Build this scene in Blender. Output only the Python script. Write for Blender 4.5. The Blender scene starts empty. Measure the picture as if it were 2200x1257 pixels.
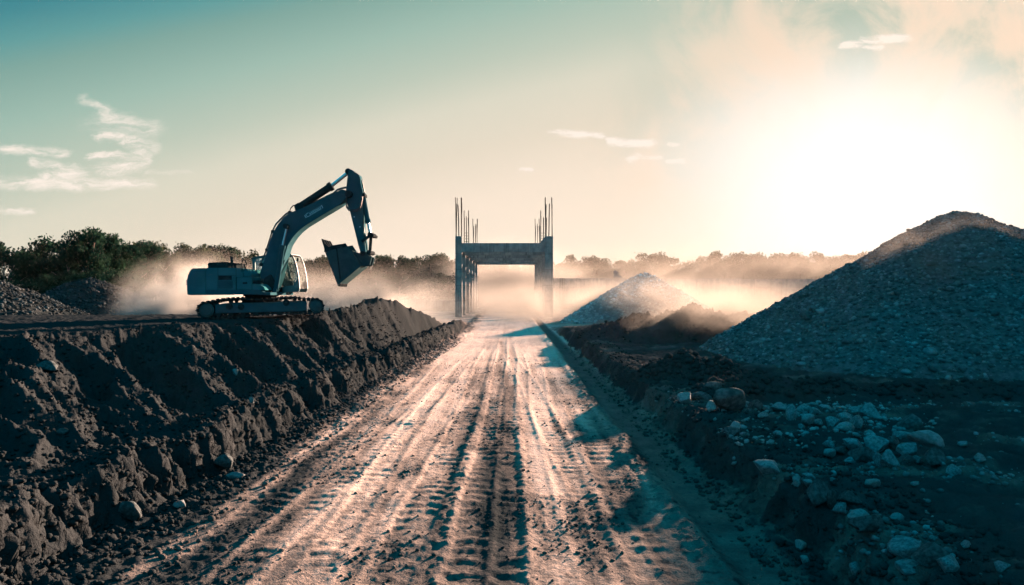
import bpy, math, random
import numpy as np
from mathutils import Vector, Matrix

# ------------------------------------------------------------------ camera, sky, sun, exposure
sc = bpy.context.scene
COL = sc.collection
R = math.radians
F = 2200.0 * 24.0 / 36.0          # focal length in pixels of the 2200 px wide photograph
CAMH = 2.5

cam_d = bpy.data.cameras.new('camera')
cam_d.lens = 24.0
cam_d.sensor_width = 36.0
cam_d.clip_start = 0.05
cam_d.clip_end = 3000.0
cam = bpy.data.objects.new('camera', cam_d)
COL.objects.link(cam)
cam.location = (0, 0, CAMH)
cam.rotation_euler = (R(90), 0, 0)
sc.camera = cam

SUN_AZ, SUN_EL = R(31.0), R(10.0)
SUN = Vector((math.sin(SUN_AZ) * math.cos(SUN_EL), math.cos(SUN_AZ) * math.cos(SUN_EL), math.sin(SUN_EL)))
EXPO = 4.0
E = 2.0 ** EXPO
sc.view_settings.view_transform = 'Standard'
sc.view_settings.look = 'None'
sc.view_settings.exposure = EXPO
sc.view_settings.gamma = 1.0
sc.view_settings.use_curve_mapping = False
sc.render.engine = 'CYCLES'
sc.cycles.volume_bounces = 0
sc.cycles.max_bounces = 6
sc.cycles.diffuse_bounces = 3
sc.cycles.transparent_max_bounces = 12
sc.cycles.volume_step_rate = 1.0
sc.cycles.volume_max_steps = 256
sc.cycles.use_denoising = True

sun_d = bpy.data.lights.new('sun', 'SUN')
sun_d.energy = 5.0
sun_d.angle = R(1.2)
sun_d.color = (1.0, 0.62, 0.455)
sun_o = bpy.data.objects.new('sun', sun_d)
COL.objects.link(sun_o)
sun_o.location = SUN * 300
sun_o.rotation_euler = SUN.to_track_quat('Z', 'Y').to_euler()


def lin(c):
    out = []
    for v in c:
        v /= 255.0
        out.append(v / 12.92 if v <= 0.04045 else ((v + 0.055) / 1.055) ** 2.4)
    return tuple(out)


class NT:
    """small node-tree helper"""
    def __init__(self, tree):
        self.t = tree
        self.n = tree.nodes
        self.n.clear()

    def new(self, typ, **kw):
        n = self.n.new(typ)
        for k, v in kw.items():
            setattr(n, k, v)
        return n

    def link(self, a, b):
        self.t.links.new(a, b)

    def _in(self, sock, v):
        if hasattr(v, 'is_output'):
            self.link(v, sock)
        elif v is not None:
            sock.default_value = v

    def math(self, op, a, b=None, c=None, clamp=False):
        n = self.new('ShaderNodeMath', operation=op, use_clamp=clamp)
        self._in(n.inputs[0], a)
        if b is not None:
            self._in(n.inputs[1], b)
        if c is not None:
            self._in(n.inputs[2], c)
        return n.outputs[0]

    def vmath(self, op, a, b=None, s=None):
        n = self.new('ShaderNodeVectorMath', operation=op)
        self._in(n.inputs[0], a)
        if b is not None:
            self._in(n.inputs[1], b)
        if s is not None:
            self._in(n.inputs['Scale'], s)
        return n.outputs['Value'] if op in ('DOT_PRODUCT', 'LENGTH', 'DISTANCE') else n.outputs['Vector']

    def smooth(self, v, a, b, lo=0.0, hi=1.0):
        n = self.new('ShaderNodeMapRange', interpolation_type='SMOOTHSTEP')
        self._in(n.inputs[0], v)
        n.inputs[1].default_value = a
        n.inputs[2].default_value = b
        n.inputs[3].default_value = lo
        n.inputs[4].default_value = hi
        return n.outputs[0]

    def noise(self, vec, scale, detail=4.0, rough=0.55, dist=0.0, lac=2.0):
        n = self.new('ShaderNodeTexNoise')
        if vec is not None:
            self.link(vec, n.inputs['Vector'])
        n.inputs['Scale'].default_value = scale
        n.inputs['Detail'].default_value = detail
        n.inputs['Roughness'].default_value = rough
        n.inputs['Distortion'].default_value = dist
        return n.outputs['Fac'], n.outputs['Color']

    def mix(self, fac, a, b, blend='MIX'):
        n = self.new('ShaderNodeMix', data_type='RGBA', blend_type=blend)
        self._in(n.inputs[0], fac)
        for s, v in ((n.inputs[6], a), (n.inputs[7], b)):
            if hasattr(v, 'is_output'):
                self.link(v, s)
            else:
                s.default_value = tuple(v[:3]) + (1.0,)
        return n.outputs[2]

    def ramp(self, fac, stops, interp='LINEAR'):
        n = self.new('ShaderNodeValToRGB')
        r = n.color_ramp
        r.interpolation = interp
        while len(r.elements) > 1:
            r.elements.remove(r.elements[-1])
        r.elements[0].position = stops[0][0]
        r.elements[0].color = tuple(stops[0][1]) + (1,)
        for p, c in stops[1:]:
            e = r.elements.new(p)
            e.color = tuple(c) + (1,)
        self._in(n.inputs[0], fac)
        return n.outputs[0]


def build_world():
    w = bpy.data.worlds.new('World')
    sc.world = w
    w.use_nodes = True
    t = NT(w.node_tree)
    tc = t.new('ShaderNodeTexCoord')
    d = tc.outputs['Generated']
    sep = t.new('ShaderNodeSeparateXYZ')
    t.link(d, sep.inputs[0])
    X, Y, Z = sep.outputs
    cosg = t.vmath('DOT_PRODUCT', d, tuple(SUN))
    zz = t.math('MAXIMUM', Z, 0.0)
    s = t.math('SUBTRACT', t.math('MULTIPLY', zz, 2.3), cosg)
    fac = t.math('MULTIPLY', t.math('ADD', s, 1.0), 1 / 2.5)
    base = t.ramp(fac, [
        (0.10, lin((251, 232, 212))),
        (0.19, lin((245, 227, 207))),
        (0.254, lin((229, 217, 197))),
        (0.312, lin((219, 215, 196))),
        (0.36, lin((190, 201, 184))),
        (0.418, lin((160, 189, 175))),
        (0.47, lin((129, 168, 158))),
        (0.497, lin((98, 158, 157))),
        (0.526, lin((70, 140, 148))),
        (0.58, lin((22, 110, 136))),
        (0.66, (0.0, 0.82, 1.28)),
        (1.0, (0.0, 0.90, 1.40))], 'LINEAR')
    # gnomonic sky coordinates for the half of the sky the sun is in
    yy = t.math('MAXIMUM', Y, 0.05)
    front = t.smooth(Y, 0.05, 0.2)
    u = t.math('DIVIDE', X, yy)
    v = t.math('DIVIDE', Z, yy)
    cmb = t.new('ShaderNodeCombineXYZ')
    t.link(u, cmb.inputs[0]); t.link(v, cmb.inputs[1])
    uv = cmb.outputs[0]
    # high thin dust blown over the sun side
    dn, _ = t.noise(t.vmath('MULTIPLY', uv, (1.15, 0.85, 1.0)), 5.2, 10.0, 0.66, 0.55)
    ang = t.math('ADD', u, t.math('MULTIPLY', v, -0.35))
    reg = t.math('MULTIPLY', t.smooth(ang, -0.02, 0.30), t.math('MULTIPLY', t.smooth(v, 0.06, 0.26), t.smooth(v, 1.1, 0.55)))
    dm = t.math('MULTIPLY', t.smooth(dn, 0.38, 0.62), reg)
    gap = t.math('MULTIPLY', t.math('MULTIPLY', t.math('SUBTRACT', 1.0, t.smooth(dn, 0.36, 0.56)), reg), t.math('MULTIPLY', front, 0.85))
    base = t.mix(gap, base, lin((168, 188, 174)))
    base = t.mix(t.math('MULTIPLY', t.math('MULTIPLY', dm, front), 0.95), base, lin((246, 219, 195)))
    # glow of the sun in the dusty air: wider along the horizon
    du = t.math('MULTIPLY', t.math('SUBTRACT', u, 0.53), 0.80)
    dv = t.math('SUBTRACT', v, 0.175)
    below = t.math('LESS_THAN', dv, 0.0)
    dv2 = t.math('MULTIPLY', dv, t.math('SUBTRACT', 1.35, t.math('MULTIPLY', below, 0.80)))
    rad = t.math('SQRT', t.math('ADD', t.math('MULTIPLY', du, du), t.math('MULTIPLY', dv2, dv2)))
    rad = t.math('ADD', rad, t.math('MULTIPLY', t.math('SUBTRACT', dn, 0.5), 0.14))
    g1 = t.math('MULTIPLY', t.smooth(rad, 0.31, 0.06), front)
    g2 = t.math('MULTIPLY', t.math('POWER', t.smooth(rad, 0.34, -0.04), 1.5), front)
    base = t.mix(t.math('MULTIPLY', g1, 0.95), base, lin((255, 246, 236)))
    base = t.mix(g2, base, (1.10, 1.06, 1.02))
    # clouds: thin strokes broken up by noise, fixed in sky directions
    _, nc = t.noise(t.vmath('MULTIPLY', uv, (1.0, 1.8, 1.0)), 13.0, 8.0, 0.68)
    off = t.vmath('SUBTRACT', nc, (0.5, 0.5, 0.5))
    wuv = t.vmath('ADD', uv, t.vmath('MULTIPLY', off, (0.075, 0.030, 0.0)))
    wuv2 = t.vmath('ADD', uv, t.vmath('MULTIPLY', off, (0.05, 0.017, 0.0)))
    wisp, _ = t.noise(t.vmath('MULTIPLY', wuv, (1.0, 4.5, 1.0)), 17.0, 9.0, 0.72, 0.6)

    def px(ax, ay):
        return ((ax - 1100) / F, (628.5 - ay) / F, 0.0)
    st = []
    for a, b, c, e_, wd, k in (
            (770, 140, 950, 240, 30, .55), (940, 235, 1060, 340, 45, .55), (960, 310, 1340, 400, 62, .75), (880, 480, 1200, 492, 28, .8),
            (1130, 505, 1380, 575, 50, .8), (1250, 575, 1240, 660, 50, .7), (870, 632, 1330, 680, 36, .95), (1260, 690, 950, 775, 58, .95),
            (290, 712, 720, 765, 36, .8), (740, 785, 420, 855, 52, .95), (0, 880, 700, 922, 46, .95), (450, 895, 1360, 890, 40, .95),
            (60, 592, 600, 615, 40, .85), (0, 1125, 290, 1160, 24, .8), (1300, 800, 1760, 800, 14, .35), (900, 360, 1300, 440, 80, .3)):
        st.append((px(a / 4.19, 180 + b / 4.19), px(c / 4.19, 180 + e_ / 4.19), wd / 4.19 / F, k))
    for a, b, c, e_, wd, k in (
            (215, 605, 260, 610, 8, .9), (270, 608, 380, 612, 18, 1.3), (390, 612, 470, 612, 14, 1.1), (520, 642, 725, 655, 19, 1.3),
            (815, 662, 865, 667, 9, .8), (628, 740, 665, 722, 14, 1.1), (690, 728, 795, 726, 9, 1.1), (835, 750, 920, 750, 11, 1.2),
            (40, 793, 95, 793, 9, 1.2), (1745, 138, 1815, 138, 18, 1.2), (1850, 112, 2060, 100, 19, 1.2), (1865, 150, 1925, 150, 13, 1.1)):
        st.append((px(1100 + a / 2.444, 40 + b / 2.444), px(1100 + c / 2.444, 40 + e_ / 2.444), wd * 1.15 / 2.444 / F, k * 1.7))
    cm = None
    for q_i, (a, b, wd, k) in enumerate(st):
        ba = Vector(b) - Vector(a)
        pa = t.vmath('SUBTRACT', wuv if q_i < 16 else wuv2, a)
        h = t.math('MULTIPLY', t.vmath('DOT_PRODUCT', pa, tuple(ba)), 1.0 / ba.length_squared, clamp=True)
        q = t.vmath('SUBTRACT', pa, t.vmath('SCALE', tuple(ba), s=h))
        q = t.vmath('MULTIPLY', q, (0.75, 1.0, 1.0))
        m = t.smooth(t.vmath('LENGTH', q), wd * (1.9 if q_i < 16 else 1.4), 0.0, 0.0, k * 1.3)
        cm = m if cm is None else t.math('MAXIMUM', cm, m)
    cm = t.math('MULTIPLY', cm, t.smooth(wisp, 0.34, 0.66, 0.10, 1.0))
    cm = t.math('MULTIPLY', cm, front, clamp=True)
    base = t.mix(t.math('MULTIPLY', cm, 0.95), base, lin((255, 241, 228)))
    # physical sky under it all, tinted and at daylight strength
    nis = t.new('ShaderNodeTexSky', sky_type='NISHITA')
    nis.sun_disc = False
    nis.sun_elevation = SUN_EL
    nis.sun_rotation = SUN_AZ
    nis.dust_density = 2.0
    b1 = t.new('ShaderNodeBackground')
    t.link(base, b1.inputs[0]); b1.inputs[1].default_value = 1.0 / E
    b2 = t.new('ShaderNodeBackground')
    t.link(nis.outputs[0], b2.inputs[0]); b2.inputs[1].default_value = 0.05
    mx = t.new('ShaderNodeMixShader'); mx.inputs[0].default_value = 0.003
    t.link(b1.outputs[0], mx.inputs[1]); t.link(b2.outputs[0], mx.inputs[2])
    out = t.new('ShaderNodeOutputWorld')
    t.link(mx.outputs[0], out.inputs['Surface'])


build_world()

# ------------------------------------------------------------------ helpers
rng = np.random.default_rng(11)
random.seed(11)


def _hash(ix, iy, seed):
    h = (ix.astype(np.int64) * 374761393 + iy.astype(np.int64) * 668265263 + seed * 982451653) & 0xFFFFFFFF
    h = ((h ^ (h >> 13)) * 1274126177) & 0xFFFFFFFF
    h = ((h ^ (h >> 16)) * 2246822519) & 0xFFFFFFFF
    return (h ^ (h >> 15)) & 0xFFFFFFFF


def gnoise(x, y, seed=0):
    x = np.asarray(x, float); y = np.asarray(y, float)
    ix = np.floor(x); iy = np.floor(y)
    fx = x - ix; fy = y - iy
    ux = fx * fx * fx * (fx * (fx * 6 - 15) + 10)
    uy = fy * fy * fy * (fy * (fy * 6 - 15) + 10)

    def g(dx, dy):
        a = _hash(ix + dx, iy + dy, seed) * (2 * math.pi / 4294967296.0)
        return np.cos(a) * (fx - dx) + np.sin(a) * (fy - dy)
    a = g(0, 0); b = g(1, 0); c = g(0, 1); d = g(1, 1)
    return ((a + (b - a) * ux) * (1 - uy) + (c + (d - c) * ux) * uy) * 1.5


def fbm(x, y, octv=4, seed=0, gain=0.5, lac=2.03):
    r = 0; a = 1.0; s = 0
    for i in range(octv):
        r = r + a * gnoise(x, y, seed + i * 17)
        s += a
        a *= gain
        x = np.asarray(x) * lac + 13.7; y = np.asarray(y) * lac + 7.3
    return r / s * 1.6


def ridged(x, y, octv=3, seed=0):
    r = 0; a = 1.0; s = 0
    for i in range(octv):
        r = r + a * (1 - np.abs(gnoise(x, y, seed + i * 31)) * 1.6)
        s += a
        a *= 0.5
        x = np.asarray(x) * 2.1 + 3.1; y = np.asarray(y) * 2.1 + 9.2
    return r / s


def sst(v, a, b):
    t = np.clip((np.asarray(v, float) - a) / (b - a), 0, 1)
    return t * t * (3 - 2 * t)


def mesh_np(name, verts, faces, mat=None, smooth=False, attrs=None, parent=None):
    """faces: (n,3) or (n,4) array, or list of tuples"""
    me = bpy.data.meshes.new(name)
    verts = np.asarray(verts, np.float32)
    if isinstance(faces, np.ndarray):
        k = faces.shape[1]
        me.vertices.add(len(verts))
        me.vertices.foreach_set('co', verts.ravel())
        me.loops.add(faces.size)
        me.loops.foreach_set('vertex_index', faces.astype(np.int32).ravel())
        me.polygons.add(len(faces))
        me.polygons.foreach_set('loop_start', np.arange(0, faces.size, k, dtype=np.int32))
        me.polygons.foreach_set('loop_total', np.full(len(faces), k, np.int32))
        me.update(calc_edges=True)
    else:
        me.from_pydata([tuple(map(float, v)) for v in verts], [], faces)
        me.update()
    if smooth:
        me.polygons.foreach_set('use_smooth', np.ones(len(me.polygons), bool))
    for k, a in (attrs or {}).items():
        at = me.attributes.new(k, 'FLOAT', 'POINT')
        at.data.foreach_set('value', np.asarray(a, np.float32))
    if mat:
        me.materials.append(mat)
    o = bpy.data.objects.new(name, me)
    COL.objects.link(o)
    if parent is not None:
        o.parent = parent
    return o


def tag(o, label=None, cat=None, group=None, kind=None):
    if label: o['label'] = label
    if cat: o['category'] = cat
    if group: o['group'] = group
    if kind: o['kind'] = kind
    return o


def empty(name, loc, label=None, cat=None, group=None):
    o = bpy.data.objects.new(name, None)
    o.empty_display_size = 0.3
    COL.objects.link(o)
    o.location = loc
    tag(o, label, cat, group)
    return o


class MB:
    """collects simple solids, builds one mesh"""
    def __init__(self, origin=(0, 0, 0)):
        self.v = []; self.f = []; self.o = Vector(origin)

    def add(self, vs, fs):
        n = len(self.v)
        self.v += [tuple(Vector(v) - self.o) for v in vs]
        self.f += [tuple(i + n for i in f) for f in fs]
        return self

    def box(self, a, b):
        x0, y0, z0 = a; x1, y1, z1 = b
        vs = [(x0, y0, z0), (x1, y0, z0), (x1, y1, z0), (x0, y1, z0), (x0, y0, z1), (x1, y0, z1), (x1, y1, z1), (x0, y1, z1)]
        return self.add(vs, [(3, 2, 1, 0), (4, 5, 6, 7), (0, 1, 5, 4), (1, 2, 6, 5), (2, 3, 7, 6), (3, 0, 4, 7)])

    def prism(self, front, back):
        n = len(front)
        vs = list(front) + list(back)
        fs = [tuple(range(n)), tuple(range(2 * n - 1, n - 1, -1))]
        for i in range(n):
            j = (i + 1) % n
            fs.append((j, i, n + i, n + j))
        return self.add(vs, fs)

    def cyl(self, p0, p1, r0, r1=None, n=14, cap=True):
        p0 = Vector(p0); p1 = Vector(p1)
        r1 = r0 if r1 is None else r1
        d = (p1 - p0)
        q = d.to_track_quat('Z', 'Y')
        vs = []
        for p, r in ((p0, r0), (p1, r1)):
            for i in range(n):
                a = 2 * math.pi * i / n
                vs.append(p + q @ Vector((r * math.cos(a), r * math.sin(a), 0)))
        fs = [(i, (i + 1) % n, n + (i + 1) % n, n + i) for i in range(n)]
        if cap:
            fs += [tuple(range(n - 1, -1, -1)), tuple(range(n, 2 * n))]
        return self.add(vs, fs)

    def tube(self, pts, r, n=7):
        pts = [Vector(p) for p in pts]
        vs = []; fs = []
        for k, p in enumerate(pts):
            d = pts[min(k + 1, len(pts) - 1)] - pts[max(k - 1, 0)]
            q = d.to_track_quat('Z', 'Y')
            rr = r[k] if isinstance(r, (list, tuple)) else r
            for i in range(n):
                a = 2 * math.pi * i / n
                vs.append(p + q @ Vector((rr * math.cos(a), rr * math.sin(a), 0)))
        for k in range(len(pts) - 1):
            for i in range(n):
                j = (i + 1) % n
                fs.append((k * n + i, k * n + j, k * n + n + j, k * n + n + i))
        fs.append(tuple(range(n - 1, -1, -1)))
        fs.append(tuple(range((len(pts) - 1) * n, len(pts) * n)))
        return self.add(vs, fs)

    def build(self, name, mat, parent=None, bevel=0.0, smooth=False):
        me = bpy.data.meshes.new(name)
        me.from_pydata(self.v, [], self.f)
        me.update()
        import bmesh
        bm = bmesh.new(); bm.from_mesh(me)
        bmesh.ops.recalc_face_normals(bm, faces=bm.faces)
        bm.to_mesh(me); bm.free()
        me.materials.append(mat)
        o = bpy.data.objects.new(name, me)
        COL.objects.link(o)
        if parent is not None:
            o.parent = parent
        if bevel:
            m = o.modifiers.new('bevel', 'BEVEL')
            m.width = bevel; m.segments = 2; m.limit_method = 'ANGLE'; m.angle_limit = R(40)
        if smooth:
            me.polygons.foreach_set('use_smooth', np.ones(len(me.polygons), bool))
            me.set_sharp_from_angle(angle=R(40))
        return o


def W(px, py, d):
    """world point that the photograph's pixel shows at distance d"""
    return Vector(((px - 1100) / F * d, d, CAMH - (py - 628.5) / F * d))


# ------------------------------------------------------------------ materials
def mat_new(name):
    m = bpy.data.materials.new(name)
    m.use_nodes = True
    t = NT(m.node_tree)
    out = t.new('ShaderNodeOutputMaterial')
    return m, t, out


def mat_surface(name, c1, c2, scale=3.0, rough=0.85, bump=0.0, bscale=20.0, metal=0.0, spec=0.3, detail=6.0, lo=0.35, hi=0.65,
                wear=None, wscale=4.0, wlo=0.58, whi=0.7, tone=False):
    m, t, out = mat_new(name)
    tc = t.new('ShaderNodeTexCoord').outputs['Object']
    n, _ = t.noise(tc, scale, detail, 0.6)
    c = t.mix(t.smooth(n, lo, hi), c1, c2)
    if wear:
        wn, _ = t.noise(tc, wscale, 8.0, 0.65, 0.4)
        c = t.mix(t.smooth(wn, wlo, whi), c, wear)
    if tone:
        ta = t.new('ShaderNodeAttribute', attribute_name='tone').outputs['Fac']
        hs = t.new('ShaderNodeHueSaturation'); t.link(c, hs.inputs['Color'])
        t.link(t.math('MULTIPLY_ADD', t.math('POWER', ta, 1.6), 1.25, 0.52), hs.inputs['Value'])
        c = hs.outputs[0]
    p = t.new('ShaderNodeBsdfPrincipled')
    t.link(c, p.inputs['Base Color'])
    p.inputs['Roughness'].default_value = rough
    p.inputs['Metallic'].default_value = metal
    p.inputs['Specular IOR Level'].default_value = spec
    if bump:
        bn, _ = t.noise(tc, bscale, 6.0, 0.65)
        b = t.new('ShaderNodeBump')
        b.inputs['Strength'].default_value = 1.0
        b.inputs['Distance'].default_value = bump
        t.link(bn, b.inputs['Height'])
        t.link(b.outputs[0], p.inputs['Normal'])
    t.link(p.outputs[0], out.inputs['Surface'])
    return m


def mat_concrete(name):
    m, t, out = mat_new(name)
    tc = t.new('ShaderNodeTexCoord').outputs['Object']
    n, _ = t.noise(tc, 1.1, 7.0, 0.62)
    st, _ = t.noise(t.vmath('MULTIPLY', tc, (3.0, 3.0, 0.22)), 1.6, 6.0, 0.6)
    c = t.mix(t.smooth(n, 0.35, 0.65), (0.085, 0.092, 0.092), (0.15, 0.15, 0.142))
    c = t.mix(t.smooth(st, 0.52, 0.72, 0.0, 0.75), c, (0.045, 0.046, 0.045))
    sep = t.new('ShaderNodeSeparateXYZ'); t.link(tc, sep.inputs[0])
    jz = t.math('ABSOLUTE', t.math('SUBTRACT', t.math('FRACT', t.math('MULTIPLY', sep.outputs[2], 0.62)), 0.5))
    jx = t.math('ABSOLUTE', t.math('SUBTRACT', t.math('FRACT', t.math('MULTIPLY', sep.outputs[0], 0.41)), 0.5))
    jn = t.math('MAXIMUM', t.smooth(jz, 0.478, 0.492), t.smooth(jx, 0.484, 0.494))
    c = t.mix(t.math('MULTIPLY', jn, 0.65), c, (0.04, 0.04, 0.04))
    p = t.new('ShaderNodeBsdfPrincipled')
    t.link(c, p.inputs['Base Color'])
    p.inputs['Roughness'].default_value = 0.9
    p.inputs['Specular IOR Level'].default_value = 0.0
    bn, _ = t.noise(tc, 12.0, 6.0, 0.65)
    b = t.new('ShaderNodeBump'); b.inputs['Distance'].default_value = 0.02
    t.link(t.math('SUBTRACT', bn, jn), b.inputs['Height'])
    t.link(b.outputs[0], p.inputs['Normal'])
    t.link(p.outputs[0], out.inputs['Surface'])
    return m


def mat_soil(name):
    m, t, out = mat_new(name)
    geo = t.new('ShaderNodeNewGeometry').outputs['Position']
    at = t.new('ShaderNodeAttribute', attribute_name='pale').outputs['Fac']
    n1, _ = t.noise(geo, 1.3, 7.0, 0.62)
    n2, _ = t.noise(geo, 14.0, 5.0, 0.65)
    n3, _ = t.noise(geo, 55.0, 3.0, 0.6)
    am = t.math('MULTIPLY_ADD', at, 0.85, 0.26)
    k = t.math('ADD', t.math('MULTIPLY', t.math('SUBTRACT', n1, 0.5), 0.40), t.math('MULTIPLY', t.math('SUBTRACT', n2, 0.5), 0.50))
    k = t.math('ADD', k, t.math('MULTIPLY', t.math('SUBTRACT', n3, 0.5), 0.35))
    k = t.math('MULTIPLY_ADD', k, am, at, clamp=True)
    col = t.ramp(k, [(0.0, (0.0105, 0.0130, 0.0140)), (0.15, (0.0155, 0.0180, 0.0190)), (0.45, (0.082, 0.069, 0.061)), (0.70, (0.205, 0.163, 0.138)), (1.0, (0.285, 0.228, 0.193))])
    p = t.new('ShaderNodeBsdfPrincipled')
    t.link(col, p.inputs['Base Color'])
    p.inputs['Roughness'].default_value = 0.95
    p.inputs['Specular IOR Level'].default_value = 0.0
    h = t.math('ADD', n2, t.math('MULTIPLY', n3, 0.35))
    b = t.new('ShaderNodeBump')
    b.inputs['Strength'].default_value = 1.0
    b.inputs['Distance'].default_value = 0.035
    t.link(h, b.inputs['Height'])
    t.link(b.outputs[0], p.inputs['Normal'])
    t.link(p.outputs[0], out.inputs['Surface'])
    return m


def mat_leaf(name, c1, c2):
    m, t, out = mat_new(name)
    geo = t.new('ShaderNodeNewGeometry')
    oi = t.new('ShaderNodeObjectInfo').outputs['Random']
    n, _ = t.noise(geo.outputs['Position'], 0.55, 3.0, 0.6)
    c = t.mix(t.smooth(n, 0.35, 0.65), c1, c2)
    hs = t.new('ShaderNodeHueSaturation')
    t.link(c, hs.inputs['Color'])
    t.link(t.math('MULTIPLY_ADD', oi, 0.5, 0.75), hs.inputs['Value'])
    d = t.new('ShaderNodeBsdfDiffuse')
    tr = t.new('ShaderNodeBsdfTranslucent')
    t.link(hs.outputs[0], d.inputs[0]); t.link(hs.outputs[0], tr.inputs[0])
    mx = t.new('ShaderNodeMixShader'); mx.inputs[0].default_value = 0.22
    t.link(d.outputs[0], mx.inputs[1]); t.link(tr.outputs[0], mx.inputs[2])
    t.link(mx.outputs[0], out.inputs['Surface'])
    return m


def mat_glass(name):
    m, t, out = mat_new(name)
    tr = t.new('ShaderNodeBsdfTransparent'); tr.inputs[0].default_value = (0.72, 0.80, 0.77, 1)
    gl = t.new('ShaderNodeBsdfGlossy'); gl.inputs['Roughness'].default_value = 0.08
    df = t.new('ShaderNodeBsdfDiffuse'); df.inputs[0].default_value = (0.2, 0.21, 0.2, 1)
    tc = t.new('ShaderNodeTexCoord').outputs['Object']
    n, _ = t.noise(tc, 3.0, 5.0)
    m1 = t.new('ShaderNodeMixShader'); m1.inputs[0].default_value = 0.08
    t.link(tr.outputs[0], m1.inputs[1]); t.link(gl.outputs[0], m1.inputs[2])
    m2 = t.new('ShaderNodeMixShader')
    t.link(t.smooth(n, 0.35, 0.75, 0.04, 0.28), m2.inputs[0])
    t.link(m1.outputs[0], m2.inputs[1]); t.link(df.outputs[0], m2.inputs[2])
    t.link(m2.outputs[0], out.inputs['Surface'])
    return m


def mat_dust(name, dens, col, g, nscale, lo, hi, floor_bias=0.0):
    """cloud of blown dust filling a unit ball (object space), broken up by noise"""
    m, t, out = mat_new(name)
    tc = t.new('ShaderNodeTexCoord').outputs['Object']
    geo = t.new('ShaderNodeNewGeometry').outputs['Position']
    n, _ = t.noise(geo, nscale, 4.0, 0.55, 0.6)
    r = t.vmath('LENGTH', tc)
    fall = t.smooth(r, 1.0, 0.25)
    sep = t.new('ShaderNodeSeparateXYZ'); t.link(tc, sep.inputs[0])
    low = t.smooth(sep.outputs[2], 0.9, -0.4, 0.12, 1.0)
    dd = t.math('MULTIPLY', t.math('MULTIPLY', t.smooth(n, lo, hi), t.math('MULTIPLY', fall, low)), dens)
    v = t.new('ShaderNodeVolumePrincipled')
    v.inputs['Color'].default_value = tuple(col) + (1,)
    v.inputs['Anisotropy'].default_value = g
    t.link(dd, v.inputs['Density'])
    t.link(v.outputs[0], out.inputs['Volume'])
    return m


SOIL = mat_soil('soil')
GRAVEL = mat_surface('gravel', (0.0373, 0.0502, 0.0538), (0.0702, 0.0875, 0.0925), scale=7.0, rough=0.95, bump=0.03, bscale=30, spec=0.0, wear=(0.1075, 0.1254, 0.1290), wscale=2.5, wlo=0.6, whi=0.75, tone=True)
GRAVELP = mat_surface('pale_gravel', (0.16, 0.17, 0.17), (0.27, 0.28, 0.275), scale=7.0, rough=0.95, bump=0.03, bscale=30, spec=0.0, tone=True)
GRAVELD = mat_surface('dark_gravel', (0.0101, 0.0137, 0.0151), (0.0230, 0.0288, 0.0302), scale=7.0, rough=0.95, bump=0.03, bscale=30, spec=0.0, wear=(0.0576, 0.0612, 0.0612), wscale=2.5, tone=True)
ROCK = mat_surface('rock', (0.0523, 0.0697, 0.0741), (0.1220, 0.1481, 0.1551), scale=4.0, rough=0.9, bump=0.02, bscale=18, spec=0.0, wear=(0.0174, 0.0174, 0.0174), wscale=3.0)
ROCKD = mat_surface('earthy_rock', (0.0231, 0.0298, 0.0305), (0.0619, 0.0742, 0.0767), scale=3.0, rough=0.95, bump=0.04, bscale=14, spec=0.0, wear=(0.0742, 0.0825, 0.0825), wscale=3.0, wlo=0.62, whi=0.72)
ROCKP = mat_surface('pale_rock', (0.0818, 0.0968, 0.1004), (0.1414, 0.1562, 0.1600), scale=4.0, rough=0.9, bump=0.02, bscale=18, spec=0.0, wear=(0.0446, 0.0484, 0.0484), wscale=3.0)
CONC = mat_concrete('concrete')
STEEL = mat_surface('rusty_steel', (0.03, 0.024, 0.02), (0.05, 0.038, 0.03), scale=8.0, rough=0.8, spec=0.0)
PAINT = mat_surface('machine_paint', (0.0140, 0.0616, 0.0686), (0.0210, 0.0770, 0.0854), scale=1.5, rough=0.6, spec=0.0, wear=(0.0420, 0.0630, 0.0665), wscale=2.2, bump=0.004, bscale=9)
PAINTD = mat_surface('boom_paint', (0.0112, 0.0364, 0.0448), (0.0175, 0.0490, 0.0581), scale=1.5, rough=0.6, spec=0.0, wear=(0.0280, 0.0385, 0.0420), wscale=2.0, bump=0.004, bscale=9)
PAINTC = mat_surface('cab_paint', (0.0450, 0.0788, 0.0863), (0.0675, 0.1050, 0.1087), scale=2.0, rough=0.5, spec=0.04, wear=(0.1650, 0.1650, 0.1575), wscale=2.0)
DARK = mat_surface('dark_steel', (0.0080, 0.0112, 0.0128), (0.0176, 0.0208, 0.0224), scale=5.0, rough=0.8, spec=0.0, wear=(0.0360, 0.0344, 0.0320), wscale=5.0, bump=0.006, bscale=20)
TRACKM = mat_surface('track_steel', (0.0096, 0.0112, 0.0120), (0.0224, 0.0232, 0.0240), scale=6.0, rough=0.9, spec=0.0, wear=(0.0400, 0.0368, 0.0336), wscale=6.0, bump=0.006, bscale=25)
WHEELM = mat_surface('dusty_wheel_steel', (0.0225, 0.0315, 0.0345), (0.0338, 0.0435, 0.0450), scale=4.0, rough=0.8, spec=0.2, bump=0.006, bscale=15)
CHROME = mat_surface('chrome', (0.25, 0.28, 0.3), (0.36, 0.39, 0.41), scale=3.0, rough=0.35, metal=1.0)
BUCKETM = mat_surface('bucket_steel', (0.0130, 0.0288, 0.0331), (0.0230, 0.0418, 0.0446), scale=3.0, rough=0.8, spec=0.0, wear=(0.0504, 0.0576, 0.0576), wscale=3.5, wlo=0.6, whi=0.8, bump=0.008, bscale=12)
RUBBER = mat_surface('hose_rubber', (0.015, 0.016, 0.017), (0.03, 0.03, 0.031), rough=0.6)
DECAL = mat_surface('pale_decal', (0.22, 0.28, 0.30), (0.30, 0.36, 0.38), scale=6.0, rough=0.6)
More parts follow.
